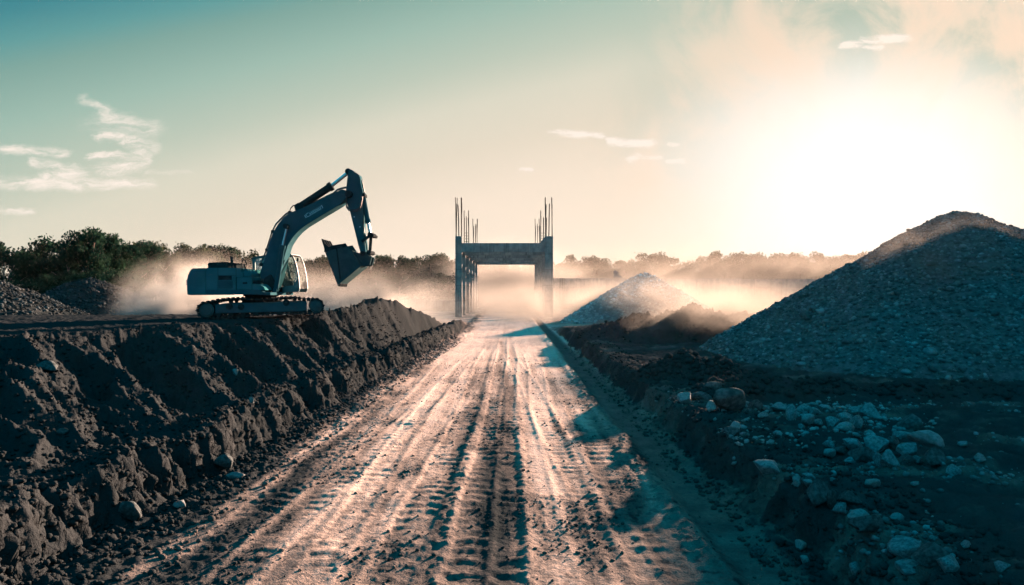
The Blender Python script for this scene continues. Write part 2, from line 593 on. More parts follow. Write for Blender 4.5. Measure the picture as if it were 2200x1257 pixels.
GLASS = mat_glass('cab_glass')
LEAF = mat_leaf('leaves', (0.0038, 0.0127, 0.0093), (0.0093, 0.0238, 0.0136))
LEAFD = mat_leaf('dry_leaves', (0.0096, 0.0160, 0.0096), (0.0192, 0.0256, 0.0144))
BARK = mat_surface('bark', (0.05, 0.04, 0.035), (0.10, 0.085, 0.07), scale=5.0, rough=0.95, bump=0.02)

# ------------------------------------------------------------------ the ground
XR = 2.72     # foot of the low bank right of the road


def xl_of(y):
    return np.interp(y, [0, 12, 20, 31, 45, 70], [-4.1, -4.0, -3.9, -3.5, -3.3, -3.9])


def xc_of(y):      # crest of the left embankment
    return np.interp(y, [-10, 5, 14, 20, 24, 30, 38, 48, 60], [-15, -13.2, -10.6, -9.0, -7.9, -6.3, -5.5, -4.9, -4.6])


def lugs(x, y, xt, w, p, amp, k, seed, depth=0.03, y0=0, y1=99):
    wob = 0.16 * gnoise(y * 0.10, y * 0 + seed, seed) + (0.045 * (y - 9) if seed == 109 else 0) - (0.05 * (y - 8) if seed == 110 else 0)
    uu = x - (xt + wob)
    inside = sst(np.abs(uu), w * 0.5 + 0.03, w * 0.5 - 0.03)
    fade = sst(y, y0, y0 + 2.0) * sst(y, y1, y1 - 5.0)
    ph = (y + k * np.abs(uu) + 0.02 * gnoise(x * 5, y * 5, seed + 3)) / p
    fr = ph - np.floor(ph)
    bar = sst(fr, 0.05, 0.22) * sst(fr, 0.72, 0.45)
    brk = sst(fbm(x * 1.7, y * 0.9, 3, seed + 5), -0.40, 0.25) * (0.75 + 0.5 * gnoise(x * 9, y * 9, seed + 6))
    side = np.exp(-((np.abs(uu) - w * 0.5 - 0.06) / 0.05) ** 2) * 0.009
    return fade * (inside * (bar * amp * 0.40 * brk - depth * 0.32) + side), fade * inside


TRACKS = [(-0.41, 0.33, 0.285, 0.055, 0.12, 101, .03, 0, 40), (-0.05, 0.27, 0.285, 0.050, -0.10, 102, .025, 0, 36),
          (-1.00, 0.42, 0.25, 0.045, 0.25, 103, .03, 0, 34), (-2.86, 0.42, 0.24, 0.050, 0.30, 104, .02, 2, 26),
          (-1.85, 0.30, 0.26, 0.032, 0.2, 105, .015, 4, 20), (1.36, 0.44, 0.30, 0.045, -0.25, 106, .02, 0, 18),
          (0.72, 0.35, 0.27, 0.022, 0.2, 107, .012, 5, 30), (-3.5, 0.30, 0.25, 0.03, 0.2, 108, .02, 3, 18), (-2.3, 0.36, 0.22, 0.030, 0.2, 109, .015, 3, 30), (0.95, 0.36, 0.22, 0.026, -0.2, 110, .012, 4, 30)]


def ground(x, y):
    """height and paleness of the dust at x, y"""
    x = np.asarray(x, float); y = np.asarray(y, float)
    xl = xl_of(y) + 0.18 * fbm(y * 0.9, y * 0 + 3.3, 3, 5) + 0.05 * gnoise(y * 6.0, y * 0, 9)
    endL = sst(y, 60, 44)
    near = sst(y, 90, 45)
    n_s = fbm(x * 9, y * 9, 4, 21)
    n_m = fbm(x * 2.6, y * 2.6, 4, 22)
    n_l = fbm(x * 0.5, y * 0.5, 4, 23)
    # ---- road
    onroad = sst(x, xl - 0.2, xl + 0.25) * sst(x, XR + 0.1, XR - 0.25)
    z = 0.03 * n_l
    streak = fbm(x * 3.2, y * 0.16, 4, 31)
    zr = 0.010 * streak + 0.006 * n_s + 0.010 * n_m
    patch = sst(fbm(x * 0.9, y * 0.45, 3, 33), -0.05, 0.45)
    clod = np.maximum(0, fbm(x * 13, y * 13, 4, 34, 0.6) - 0.12) * 0.020
    zr = 0.40 * zr + clod * (0.25 + patch)
    tr_in = 0
    for xt, w, p, amp, k, seed, dep, y0, y1 in TRACKS:
        a, i = lugs(x, y, xt, w, p, amp, k, seed, dep, y0, y1)
        zr = zr + a
        tr_in = np.maximum(tr_in, i * (amp / 0.055))
    # loose soil thrown up between the two middle tracks, and at the edges of the lane
    rg = np.exp(-((x + 0.70 + 0.06 * gnoise(y * 0.5, y * 0, 41)) / 0.095) ** 2) * sst(y, 22, 11)
    zr = zr + rg * (0.010 + 0.036 * np.maximum(0, fbm(x * 7, y * 7, 3, 42)))
    rg2 = np.exp(-((x - 0.15) / 0.06) ** 2) * sst(y, 24, 12)
    zr = zr + rg2 * 0.012 * (1 + n_s)
    edge = sst(x, xl + 0.85 + 0.45 * sst(y, 9, 16) + 0.3 * n_l, xl + 0.15)
    zr = zr + edge * (0.05 + 0.09 * np.maximum(0, fbm(x * 5, y * 5, 4, 43)) + 0.03 * n_s)
    lane = sst(x, 1.9, 2.15) * sst(x, 2.75, 2.5)
    zr = zr * (1 - 0.75 * lane) - 0.07 * lane * near
    rgr = np.exp(-((x - 1.85 - 0.12 * gnoise(y * 0.8, y * 0, 45)) / 0.16) ** 2) * near
    zr = zr + rgr * (0.03 + 0.06 * np.maximum(0, fbm(x * 6, y * 6, 3, 46)))
    z = z + zr * onroad
    # ---- left: small berm, trench, embankment
    s = xl - x
    ed = 0.09 * n_m + 0.10 * fbm(y * 1.1, x * 0.5, 4, 51) + 0.035 * n_s * 0 + 0.03 * ridged(y * 3.4 + x, x * 2.0, 3, 59) * sst(y, 10, 18) - 0.02
    berm = 0.60 * sst(s + ed, -0.05, 0.40) * sst(s + ed, 1.02, 0.68)
    berm = berm * (1 + 0.22 * fbm(x * 1.3, y * 0.8, 3, 52)) + sst(s, 0.0, 0.2) * sst(s, 1.1, 0.7) * (0.06 * n_m + 0.06 * n_s)
    xc = xc_of(y) + 0.35 * fbm(y * 0.35, y * 0 + 1.0, 3, 53)
    zc = np.interp(y, [0, 18, 22, 24.5, 26.5, 30, 33, 36, 40, 46, 52], [1.66, 1.62, 1.58, 1.60, 1.86, 2.08, 2.14, 1.85, 1.35, 0.8, 0.3])
    run = np.maximum(xl - 1.4 - xc, 0.6)
    q = np.clip((s - 1.4) / run, 0, 1)
    dgl = y + 0.85 * x + 0.35 * n_l
    spur = ridged(dgl * 0.42, (x - y) * 0.10, 2, 54)
    spur2 = ridged(dgl * 1.25, (x - y) * 0.35, 3, 55)
    env = np.sin(np.pi * np.clip(q, 0, 1)) ** 0.7
    slope = zc * (0.75 * q ** 1.35 + 0.25 * q) + env * (0.85 * (spur - 0.62) + 0.36 * (spur2 - 0.6)) * np.minimum(1, run / 3)
    slope = slope + sst(q, 0.0, 0.15) * (0.05 * n_m + 0.035 * n_s + 0.05 * fbm(x * 6.0, y * 6.0, 4, 57, 0.6))
    back = xc - x      # distance behind the crest
    plat = np.interp(y, [0, 27.6, 31.5], [1, 1, 0.0])
    fall = sst(back, 3.4, 0.3)
    top = plat * np.minimum(zc, 1.60) + (1 - plat) * zc * fall
    crest_l = sst(y, 24.5, 27) * np.maximum(0, fbm(x * 1.1, y * 1.1, 3, 58)) * 0.28 * fall
    z_left = np.where(q < 1, slope, top)
    z_left = z_left + sst(q, 0.8, 1.0) * (crest_l + 0.035 * n_m + 0.02 * n_s)
    zl = np.maximum(z_left * sst(s, 1.0, 1.5), berm) - 0.16 * np.exp(-((s - 1.25) / 0.22) ** 2)
    z = z + zl * endL * sst(s, -0.15, 0.05)
    # ---- right: low bank and terrace
    xr = XR + 0.24 * fbm(y * 0.7, y * 0 + 8, 4, 61, 0.6) + 0.12 * n_m + 0.05
    e = x - xr
    endR = sst(y, 52, 36)
    bank = sst(e + 0.10 * ridged(y * 2.4, x, 2, 62) - 0.05, 0.0, 0.36)
    tz = 0.45 + 0.05 * n_l + 0.045 * n_m + 0.03 * n_s + 0.16 * np.maximum(0, fbm(x * 1.0, y * 1.0, 4, 63)) * sst(y, 20, 14) * sst(e, 0.4, 1.3) + 0.02 * np.exp(-(e / 0.5 - 1.0) ** 2) * (0.5 + n_m) * sst(y, 30, 20)
    z = z + bank * tz * endR
    z = z + bank * (1 - endR) * 0.05 * n_m
    # heap of rough ground at the far right edge of the road
    z = z + 0.20 * np.exp(-(((x - 5.4) / 2.2) ** 2 + ((y - 38) / 6.0) ** 2)) * (0.7 + 0.9 * np.maximum(0, n_m + 0.3))
    # ---- paleness
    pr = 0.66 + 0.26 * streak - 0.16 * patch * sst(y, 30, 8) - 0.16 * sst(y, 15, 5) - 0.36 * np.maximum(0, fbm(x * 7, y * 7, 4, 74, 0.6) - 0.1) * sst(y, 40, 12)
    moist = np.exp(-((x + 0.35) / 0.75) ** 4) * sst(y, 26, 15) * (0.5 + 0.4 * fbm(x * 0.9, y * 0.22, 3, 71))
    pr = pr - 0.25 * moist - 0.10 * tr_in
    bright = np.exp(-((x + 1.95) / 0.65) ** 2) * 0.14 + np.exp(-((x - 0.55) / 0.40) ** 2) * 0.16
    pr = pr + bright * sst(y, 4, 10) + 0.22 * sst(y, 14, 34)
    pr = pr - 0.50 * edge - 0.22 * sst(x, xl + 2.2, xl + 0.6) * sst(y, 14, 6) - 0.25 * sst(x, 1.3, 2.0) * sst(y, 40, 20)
    pl = 0.0 + 0.03 * n_m + 0.10 * sst(y, 26, 45) + 0.07 * sst(spur, 0.7, 0.95) - 0.13 * np.exp(-((s - 1.6) / 0.5) ** 2) - 0.05 * sst(y, 12, 5)  # trench band darkened in the soil colour to stand in for its shade
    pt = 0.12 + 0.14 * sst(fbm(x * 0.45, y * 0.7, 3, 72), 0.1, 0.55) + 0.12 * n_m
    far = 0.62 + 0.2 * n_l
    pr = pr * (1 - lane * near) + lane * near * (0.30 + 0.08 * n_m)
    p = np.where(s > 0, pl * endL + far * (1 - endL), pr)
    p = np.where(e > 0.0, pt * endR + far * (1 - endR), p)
    return z, p


_gx = np.arange(-16.0, 17.0, 0.06); _gy = np.arange(3.0, 32.0, 0.06)
_GX, _GY = np.meshgrid(_gx, _gy)
_GZ = ground(_GX.ravel(), _GY.ravel())[0].reshape(_GX.shape)


def GH(x, y):
    if -16 < x < 16.8 and 3 < y < 31.8:
        u = (x + 16) / 0.06; w = (y - 3) / 0.06
        i, j = int(u), int(w)
        fu, fw = u - i, w - j
        q = _GZ
        return float((q[j, i] * (1 - fu) + q[j, i + 1] * fu) * (1 - fw) + (q[j + 1, i] * (1 - fu) + q[j + 1, i + 1] * fu) * fw)
    return float(ground(np.array([x]), np.array([y]))[0][0])


def build_ground():
    oy = -1.0
    rs = [0.6]
    while rs[-1] < 520:
        r = rs[-1]
        k = 0.06 if r < 3.5 else (0.0042 if r < 16 else (0.0055 if r < 34 else (0.012 if r < 70 else 0.03)))
        rs.append(r + max(0.02, k * r))
    rs = np.array(rs)
    a1 = np.arange(-46, 46, 0.085)
    a2 = np.concatenate([np.arange(46, 75, 0.5), np.arange(75, 285, 5.0), np.arange(285, 314, 0.5)])
    an = np.radians(np.concatenate([a1, a2]))
    RR, AA = np.meshgrid(rs, an, indexing='ij')
    x = (RR * np.sin(AA)); y = oy + RR * np.cos(AA)
    z, p = ground(x.ravel(), y.ravel())
    nr, na = x.shape
    # crumbling faces of the two scarps: push them in and out sideways
    X, Y = x.ravel(), y.ravel()
    sl = xl_of(Y) - X; er = X - XR
    st = sst(sl, -0.35, 0.0) * sst(sl, 0.9, 0.45) + 0.8 * sst(er, -0.3, 0.0) * sst(er, 0.8, 0.4)
    st = st * sst(Y, 1, 3) * sst(Y, 50, 35)
    dx = 0.08 * fbm(Y * 4.5, z * 5.0 + X * 1.5, 5, 151, 0.6) + 0.03 * fbm(Y * 15, z * 9.0 + X * 3, 3, 154)
    dy = 0.06 * fbm(Y * 5.0 + 9, z * 5.0 + X * 2.0, 3, 152)
    v = np.stack([X + dx * st, Y + dy * st, z + 0.05 * st * fbm(X * 6, Y * 6, 3, 153)], 1)
    i = np.arange(nr - 1)[:, None] * na
    j = np.arange(na)[None, :]
    jn = (j + 1) % na
    f = np.stack([(i + j).ravel(), (i + jn).ravel(), (i + na + jn).ravel(), (i + na + j).ravel()], 1)
    f = f[:, ::-1]
    c = v[f].mean(1)
    xl = xl_of(c[:, 1])
    road = (c[:, 0] > xl) & (c[:, 0] < XR) & (c[:, 1] > -6) & (c[:, 1] < 125)
    emb = (~road) & (c[:, 0] <= xl) & (c[:, 1] > -8) & (c[:, 1] < 58) & (c[:, 0] > -70)
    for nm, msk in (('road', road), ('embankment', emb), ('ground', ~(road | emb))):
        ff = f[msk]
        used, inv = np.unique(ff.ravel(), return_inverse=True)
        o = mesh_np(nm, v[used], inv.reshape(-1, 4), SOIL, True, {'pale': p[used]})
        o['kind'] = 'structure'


build_ground()

# ------------------------------------------------------------------ stones
def ico(sub):
    import bmesh
    bm = bmesh.new()
    bmesh.ops.create_icosphere(bm, subdivisions=sub, radius=1.0)
    v = np.array([x.co[:] for x in bm.verts]); f = np.array([[q.index for q in p.verts] for p in bm.faces])
    bm.free()
    return v, f


ICO1 = ico(1); ICO2 = ico(2); ICO3 = ico(3)


def rock_shape(base, seed, cuts=9, depth=(0.55, 0.9), squash=(1, 1, 1), rough=0.05):
    r = np.random.default_rng(seed)
    v = base[0].copy()
    v *= (1 + rough * r.normal(size=(len(v), 1)))
    for _ in range(cuts):
        n = r.normal(size=3); n /= np.linalg.norm(n)
        d = r.uniform(*depth)
        pr = v @ n
        v = np.where((pr > d)[:, None], v - np.outer(np.maximum(pr - d, 0), n), v)
    return v * np.array(squash)


SMALL = [rock_shape(ICO1, 300 + i, 4, (0.6, 0.9), rough=0.10) for i in range(14)]
MEDIUM = [rock_shape(ICO2, 400 + i, 8, (0.55, 0.88)) for i in range(12)]


def scatter_mesh(pts, sizes, protos, faces, seed, flat=0.75):
    """one array of stones: protos copied with random turn and stretch at pts"""
    r = np.random.default_rng(seed)
    n = len(pts)
    nv = len(protos[0])
    P = np.stack(protos)[r.integers(0, len(protos), n)]
    P = P * (sizes[:, None, None] * r.uniform([0.75, 0.75, flat * 0.75], [1.25, 1.25, flat * 1.15], (n, 3))[:, None, :])
    a = r.uniform(0, 2 * np.pi, n); b = r.normal(0, 0.35, n)
    ca, sa, cb, sb = np.cos(a), np.sin(a), np.cos(b), np.sin(b)
    x, y, z = P[..., 0], P[..., 1], P[..., 2]
    y, z = y * cb[:, None] - z * sb[:, None], y * sb[:, None] + z * cb[:, None]
    x, y = x * ca[:, None] - y * sa[:, None], x * sa[:, None] + y * ca[:, None]
    V = np.stack([x, y, z], -1) + pts[:, None, :]
    Fc = faces[None] + (np.arange(n) * nv)[:, None, None]
    return V.reshape(-1, 3), Fc.reshape(-1, 3), np.repeat(r.uniform(0, 1, n), nv)


def join(parts):
    vs = []; fs = []; ts = []; n = 0
    for p in parts:
        vs.append(p[0]); fs.append(p[1] + n); n += len(p[0])
        ts.append(p[2] if len(p) > 2 else np.full(len(p[0]), 0.25))
    return np.concatenate(vs), np.concatenate(fs), np.concatenate(ts)


def gravel_pile(name, cx, cy, zb, Rr, H, counts, seed, label, mat=GRAVEL, amp=0.05, squash=1.0, sharp=0.16, elong=(1, 1), rot=0.0):
    r = np.random.default_rng(seed)

    def height(x, y):
        ca, sa = math.cos(rot), math.sin(rot)
        qx = (x * ca + y * sa) / elong[0]; qy = (-x * sa + y * ca) / elong[1]
        th = np.arctan2(qy, qx)
        rad = np.hypot(qx, qy) / (Rr * (1 + 0.05 * np.sin(3 * th + seed) + 0.03 * np.sin(7 * th + 2 * seed)))
        k = sharp
        cone = 1 - (np.sqrt(rad ** 2 + k ** 2) - k) / (math.sqrt(1 + k * k) - k)
        toe = np.where(cone < 0.12, cone - (0.12 - cone) ** 2 * 2.0, cone)
        h = H * toe
        h = h + amp * fbm(x * 0.8, y * 0.8, 4, seed) * 1.6 + 0.9 * amp * fbm(th * 7.0, rad * 1.1, 3, seed + 2) * np.clip(rad * 3, 0, 1) + amp * 0.7 * fbm(x * 3, y * 3, 3, seed + 1)
        return h
    nr, na = 120, 260
    rr = np.linspace(0.0, Rr * 1.12, nr); aa = np.linspace(0, 2 * np.pi, na, endpoint=False)
    RR, AA = np.meshgrid(rr, aa, indexing='ij')
    ca, sa = math.cos(rot), math.sin(rot)
    ex = RR * np.cos(AA) * elong[0]; ey = RR * np.sin(AA) * elong[1]
    x = ex * ca - ey * sa; y = ex * sa + ey * ca
    z = np.maximum(height(x, y), -0.45)
    v = np.stack([x.ravel(), y.ravel(), z.ravel()], 1)
    i = np.arange(nr - 1)[:, None] * na; j = np.arange(na)[None, :]; jn = (j + 1) % na
    a, b, c, d = (i + j).ravel(), (i + na + j).ravel(), (i + na + jn).ravel(), (i + jn).ravel()
    f = np.concatenate([np.stack([a, b, c], 1), np.stack([a, c, d], 1)])
    parts = [(v, f)]
    for n, s0, s1, big in counts:
        rad = Rr * 1.04 * np.sqrt(r.uniform(0, 1, n)); th = r.uniform(0, 2 * np.pi, n)
        ex = rad * np.cos(th) * elong[0]; ey = rad * np.sin(th) * elong[1]
        px = ex * ca - ey * sa; py = ex * sa + ey * ca
        hz = height(px, py)
        if big:      # the large stones roll to the foot
            keep = r.uniform(0, 1, n) < np.clip(1.25 - hz / H * 1.25, 0.05, 1)
            px, py, hz = px[keep], py[keep], hz[keep]
        keep = hz > -0.25
        px, py, hz = px[keep], py[keep], hz[keep]
        sz = s0 + (s1 - s0) * r.uniform(0, 1, len(px)) ** 2.2
        pts = np.stack([px, py, hz + sz * 0.12], 1)
        if big:
            parts.append(scatter_mesh(pts, sz, MEDIUM, ICO2[1], seed + 7))
        else:
            parts.append(scatter_mesh(pts, sz, SMALL, ICO1[1], seed + 8))
    V, Fc, Tn = join(parts)
    o = mesh_np(name, V, Fc, mat, False, {'tone': Tn})
    o.location = (cx, cy, zb)
    return tag(o, label, 'gravel pile')


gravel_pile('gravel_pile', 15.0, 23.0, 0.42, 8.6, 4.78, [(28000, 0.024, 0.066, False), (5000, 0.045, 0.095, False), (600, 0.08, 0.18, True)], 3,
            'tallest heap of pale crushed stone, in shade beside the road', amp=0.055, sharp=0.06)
gravel_pile('gravel_pile', 11.4, 58.5, -0.05, 7.2, 4.15, [(5000, 0.08, 0.2, False)], 4,
            'conical gravel heap in dust in front of the long concrete wall', mat=GRAVELP, amp=0.05, sharp=0.08)
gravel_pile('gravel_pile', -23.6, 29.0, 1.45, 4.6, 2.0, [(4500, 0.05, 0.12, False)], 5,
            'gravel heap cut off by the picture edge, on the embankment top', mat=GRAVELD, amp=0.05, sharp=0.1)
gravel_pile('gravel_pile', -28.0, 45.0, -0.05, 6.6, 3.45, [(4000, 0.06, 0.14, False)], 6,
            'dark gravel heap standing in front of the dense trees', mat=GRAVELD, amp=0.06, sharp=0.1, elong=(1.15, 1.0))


def soil_mound(name, blobs, seed, label, res=0.05, rough=0.12, clods=500, pale=0.1):
    """heap of dug soil: blobs = (x, y, sx, sy, h) in world metres"""
    r = np.random.default_rng(seed)
    x0 = min(b[0] - 2.6 * b[2] for b in blobs); x1 = max(b[0] + 2.6 * b[2] for b in blobs)
    y0 = min(b[1] - 2.6 * b[3] for b in blobs); y1 = max(b[1] + 2.6 * b[3] for b in blobs)
    nx = int((x1 - x0) / res); ny = int((y1 - y0) / res)
    X, Y = np.meshgrid(np.linspace(x0, x1, nx), np.linspace(y0, y1, ny))

    def hf(X, Y):
        h = 0
        for bx, by, sx, sy, hh in blobs:
            q = np.sqrt(((X - bx) / sx) ** 2 + ((Y - by) / sy) ** 2)
            h = np.maximum(h, hh * np.clip(1.25 - 0.62 * q, 0, None) ** 1.15 * 0.80)
        m = sst(h, 0.02, 0.25)
        h = h + m * (rough * fbm(X * 1.6, Y * 1.6, 4, seed) + rough * 0.7 * np.maximum(0, fbm(X * 4.5, Y * 4.5, 3, seed + 4)) + 0.35 * rough * fbm(X * 11, Y * 11, 2, seed + 9))
        return h - 0.10 * sst(h, 0.10, 0.0)
    h = hf(X, Y)
    g, _ = ground(X.ravel(), Y.ravel())
    z = g.reshape(h.shape) + h
    v = np.stack([X.ravel(), Y.ravel(), z.ravel()], 1)
    keep = (h > -0.09)
    i = np.arange(ny - 1)[:, None] * nx; j = np.arange(nx - 1)[None, :]
    a = (i + j); b = a + 1; c = a + nx + 1; d = a + nx
    k = (keep[:-1, :-1] | keep[1:, 1:] | keep[:-1, 1:] | keep[1:, :-1]).ravel()
    a, b, c, d = (q.ravel()[k] for q in (a, b, c, d))
    f = np.concatenate([np.stack([a, b, c], 1), np.stack([a, c, d], 1)])
    used, inv = np.unique(f.ravel(), return_inverse=True)
    v = v[used]; f = inv.reshape(-1, 3)
    parts = [(v, f)]
    if clods:
        px = r.uniform(x0, x1, clods * 3); py = r.uniform(y0, y1, clods * 3)
        hh = hf(px, py); kk = hh > 0.05
        px, py, hh = px[kk][:clods], py[kk][:clods], hh[kk][:clods]
        gz, _ = ground(px, py)
        sz = 0.02 + 0.10 * r.uniform(0, 1, len(px)) ** 3
        parts.append(scatter_mesh(np.stack([px, py, gz + hh + sz * 0.2], 1), sz, SMALL, ICO1[1], seed + 1))
    V, Fc, _t = join(parts)
    org = np.array([blobs[0][0], blobs[0][1], 0.0])
    o = mesh_np(name, V - org, Fc, SOIL, False, {'pale': np.full(len(V), pale)})
    o.location = org
    return tag(o, label, 'soil mound')


soil_mound('soil_mound', [(7.9, 30, 2.2, 1.6, 1.45), (5.9, 30.5, 1.6, 1.5, 1.0), (10.4, 31, 1.9, 1.5, 1.05), (4.9, 32, 1.3, 1.6, 0.5), (9.0, 29.5, 1.2, 1.2, 0.9)], 81,
           'long dark soil ridge half veiled by dust behind the tall stone heap', res=0.07, rough=0.22, pale=0.12, clods=700)
soil_mound('soil_mound', [(4.3, 16.6, 0.72, 0.7, 0.56), (3.9, 16.7, 0.4, 0.6, 0.22), (4.75, 16.2, 0.5, 0.7, 0.40)], 82,
           'small dark crumbly mound at the foot of the tall stone heap', res=0.03, rough=0.12, clods=900)
soil_mound('soil_mound', [(5.1, 13.9, 0.9, 0.55, 0.36), (4.4, 13.6, 0.5, 0.5, 0.30), (6.2, 14.0, 0.9, 0.5, 0.22), (7.8, 13.6, 1.4, 0.6, 0.16), (9.6, 13.6, 1.4, 0.6, 0.16)], 83,
           'low dark soil ridge along the foot of the tall stone heap', res=0.035, rough=0.08, clods=900)

# ------------------------------------------------------------------ single rocks
ROCKMESH = []
for k in range(14):
    v = rock_shape(ICO3, 700 + k, 15, (0.40, 0.72), rough=0.012)
    v = v / np.abs(v).max(0)
    me_o = mesh_np('rock', v, ICO3[1], ROCK)
    ROCKMESH.append(me_o.data)
    bpy.data.objects.remove(me_o)
ROCKMESHD = []
for me in ROCKMESH:
    c = me.copy(); c.materials.clear(); c.materials.append(ROCKD); ROCKMESHD.append(c)
ROCKMESHP = []
for me in ROCKMESH:
    c = me.copy(); c.materials.clear(); c.materials.append(ROCKP); ROCKMESHP.append(c)


def drop(px, py, guess=0.45):
    """where the ground lies under a pixel of the photograph"""
    z = guess
    for _ in range(12):
        d = (CAMH - z) * F / (py - 628.5)
        x = (px - 1100) / F * d
        z = 0.5 * z + 0.5 * GH(x, d)
    return x, d, z


def rock(px, py, w, h, label, group=None, pale=False, seed=None, tilt=0.0, guess=0.45, name='rock', lift=0.0):
    global _rk
    _rk += 1
    x, d, z = drop(px, py, guess)
    hw = w / F * d * 0.56; hh = h / F * d * 0.58
    dy = min(hw, hh * 1.4) * 0.9
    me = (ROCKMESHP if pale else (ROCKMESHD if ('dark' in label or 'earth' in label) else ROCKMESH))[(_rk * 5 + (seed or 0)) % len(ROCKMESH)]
    o = bpy.data.objects.new(name, me)
    COL.objects.link(o)
    o.scale = (hw, dy, hh * 1.12)
    o.rotation_euler = (0, tilt, random.uniform(-0.25, 0.25))
    o.location = (x, d + dy * 0.4, z + hh * 0.66 + lift)
    return tag(o, label, 'rock', group)


_rk = 0


def r8(u, v, w, h, label, **k):
    return rock(1460 + u / 3.667, 790 + v / 3.667, w / 3.667, h / 3.667, label, **k)


def r5(u, v, w, h, label, **k):
    return rock(1350 + u / 2.2565, 700 + v / 2.2565, w / 2.2565, h / 2.2565, label, **k)


G1 = 'rocks in the row below the tall stone heap'
r8(45, 278, 105, 80, 'pale squared block beside the lane, alone before the rock row', pale=True)
r8(170, 262, 190, 80, 'dark flat lump wedged behind the pale squared block')
r8(250, 350, 98, 85, 'pale rounded rock in front of the dark earth-coated boulder', pale=True)
r8(415, 352, 280, 190, 'earth-coated dark boulder, biggest at the start of the rock row')
r8(310, 225, 190, 140, 'tilted slab leaning behind the earth-coated dark boulder', tilt=0.35)
r8(538, 372, 88, 74, 'round rock just beyond the earth-coated dark boulder')
r8(612, 345, 110, 90, 'dark pointed rock leaning on the low soil ridge')
r8(795, 342, 140, 66, 'wide pale flat-topped rock in the middle of the row', group=None, pale=True)
for (u, v, w, h) in ((895, 410, 85, 120), (985, 352, 115, 64), (1075, 372, 88, 58), (1165, 352, 110, 80), (1205, 472, 105, 90), (1310, 425, 150, 78), (1385, 365, 90, 58), (700, 340, 80, 46), (655, 395, 110, 40)):
    r8(u, v, w, h, 'grey rock packed in the row below the low soil ridge', group=G1)
r8(1015, 458, 130, 95, 'pale domed rock at the front of the rock row', pale=True)
r8(1097, 462, 98, 64, 'egg-shaped grey rock right of the pale domed rock')
r8(1305, 500, 125, 90, 'pale pyramid-shaped rock at the front of the rock row', pale=True)
r8(1410, 478, 98, 105, 'split upright rock beside the pale pyramid-shaped rock')
r8(1515, 425, 155, 140, 'tall rounded boulder closing the rock row at its far end')
r8(1622, 402, 42, 38, 'small round stone alone past the end of the rock row')
r8(1832, 500, 185, 125, 'squared dark boulder standing alone behind the boulder heap')
r8(1795, 565, 215, 62, 'thin flat slab behind the pale slab on the boulder heap')
r8(1385, 652, 152, 124, 'rounded boulder at the left rear of the boulder heap')
r8(1552, 668, 185, 134, 'broad faceted boulder in the middle of the boulder heap')
r8(1695, 645, 115, 115, 'dark sunken boulder between broad faceted boulder and pale slab')
r8(1812, 695, 145, 100, 'grey boulder under the left end of the pale slab')
r8(1970, 765, 275, 118, 'big pale slab lying on top of the boulder heap', pale=True, tilt=0.18, lift=0.24)
r8(2030, 775, 190, 130, 'dark block under the pale slab at the heap edge')
r8(1190, 712, 112, 74, 'pale rounded rock alone left of the boulder heap', pale=True)
r8(1276, 684, 118, 70, 'small dark rock touching the rounded rear boulder')
r8(1382, 757, 152, 74, 'flat grey rock in front of the rounded rear boulder')
r8(1470, 742, 180, 120, 'earth-covered boulder at the front of the boulder heap')
r8(1665, 798, 135, 145, 'upright angular boulder at the front of the boulder heap')
r8(1590, 782, 78, 120, 'thin leaning shard beside the upright angular boulder', tilt=-0.5)
r8(1800, 765, 125, 74, 'low dark rock between upright boulder and dark block')
r8(1888, 758, 82, 62, 'small grey rock tucked beneath the pale slab')
r8(715, 832, 230, 148, 'two-toned boulder on the lip of the bank above the lane')
r8(412, 548, 128, 84, 'angular dark rock on the bank lip before the rock row')
r8(925, 912, 82, 62, 'pale chipped rock on the bank beyond the two-toned boulder', pale=True)
r8(1012, 922, 95, 62, 'dark flat rock next to the pale chipped rock')
r8(930, 995, 72, 80, 'upright pale stone on the bank near the rock pair', pale=True)
r5(930, 872, 135, 112, 'big earth-stained boulder on the bank edge near the camera')
r5(990, 892, 52, 95, 'narrow upright stone beside the earth-stained boulder')
r5(1040, 938, 74, 70, 'rounded grey stone in front of the narrow upright stone')
r5(1122, 945, 95, 72, 'brightest pale stone of the bank-edge cluster', pale=True)
r5(1182, 995, 155, 80, 'broad dark rock behind the brightest pale stone')
r5(1080, 870, 100, 62, 'dark lump at the back of the bank-edge cluster')
r5(1372, 1115, 165, 78, 'long flat rock near the lower picture edge on the bank')
r5(1482, 1165, 155, 96, 'rugged dark boulder beside the long flat rock')
r5(845, 1088, 66, 48, 'pale stone lying at the foot of the bank in the lane', pale=True, guess=0.0)
r5(862, 1162, 48, 64, 'narrow pale stone nearer than the one at the bank foot', pale=True, guess=0.0)
r5(622, 1122, 100, 48, 'low dark stone half sunk in the shaded lane', guess=0.0)
r5(1105, 1205, 68, 60, 'rounded stone on the bank face near the picture bottom', guess=0.2)
r5(1400, 1262, 155, 72, 'large stone cut by the bottom picture edge on the bank')
r5(1185, 832, 52, 32, 'small dark stone alone on the open terrace')
r5(1640, 1078, 62, 32, 'flat small stone alone on the pale terrace gravel')
rock(278, 1122, 52, 44, 'dark round boulder at the foot of the left roadside berm', guess=0.0)
rock(383, 1092, 26, 18, 'pale pebble-sized rock on the road before the left berm', guess=0.0, pale=True)
rock(480, 980, 40, 30, 'angular dark rock lodged against the left roadside berm', guess=0.05)
rock(505, 1028, 40, 14, 'flat pale stone in loose soil beside the left berm', guess=0.05, pale=True)
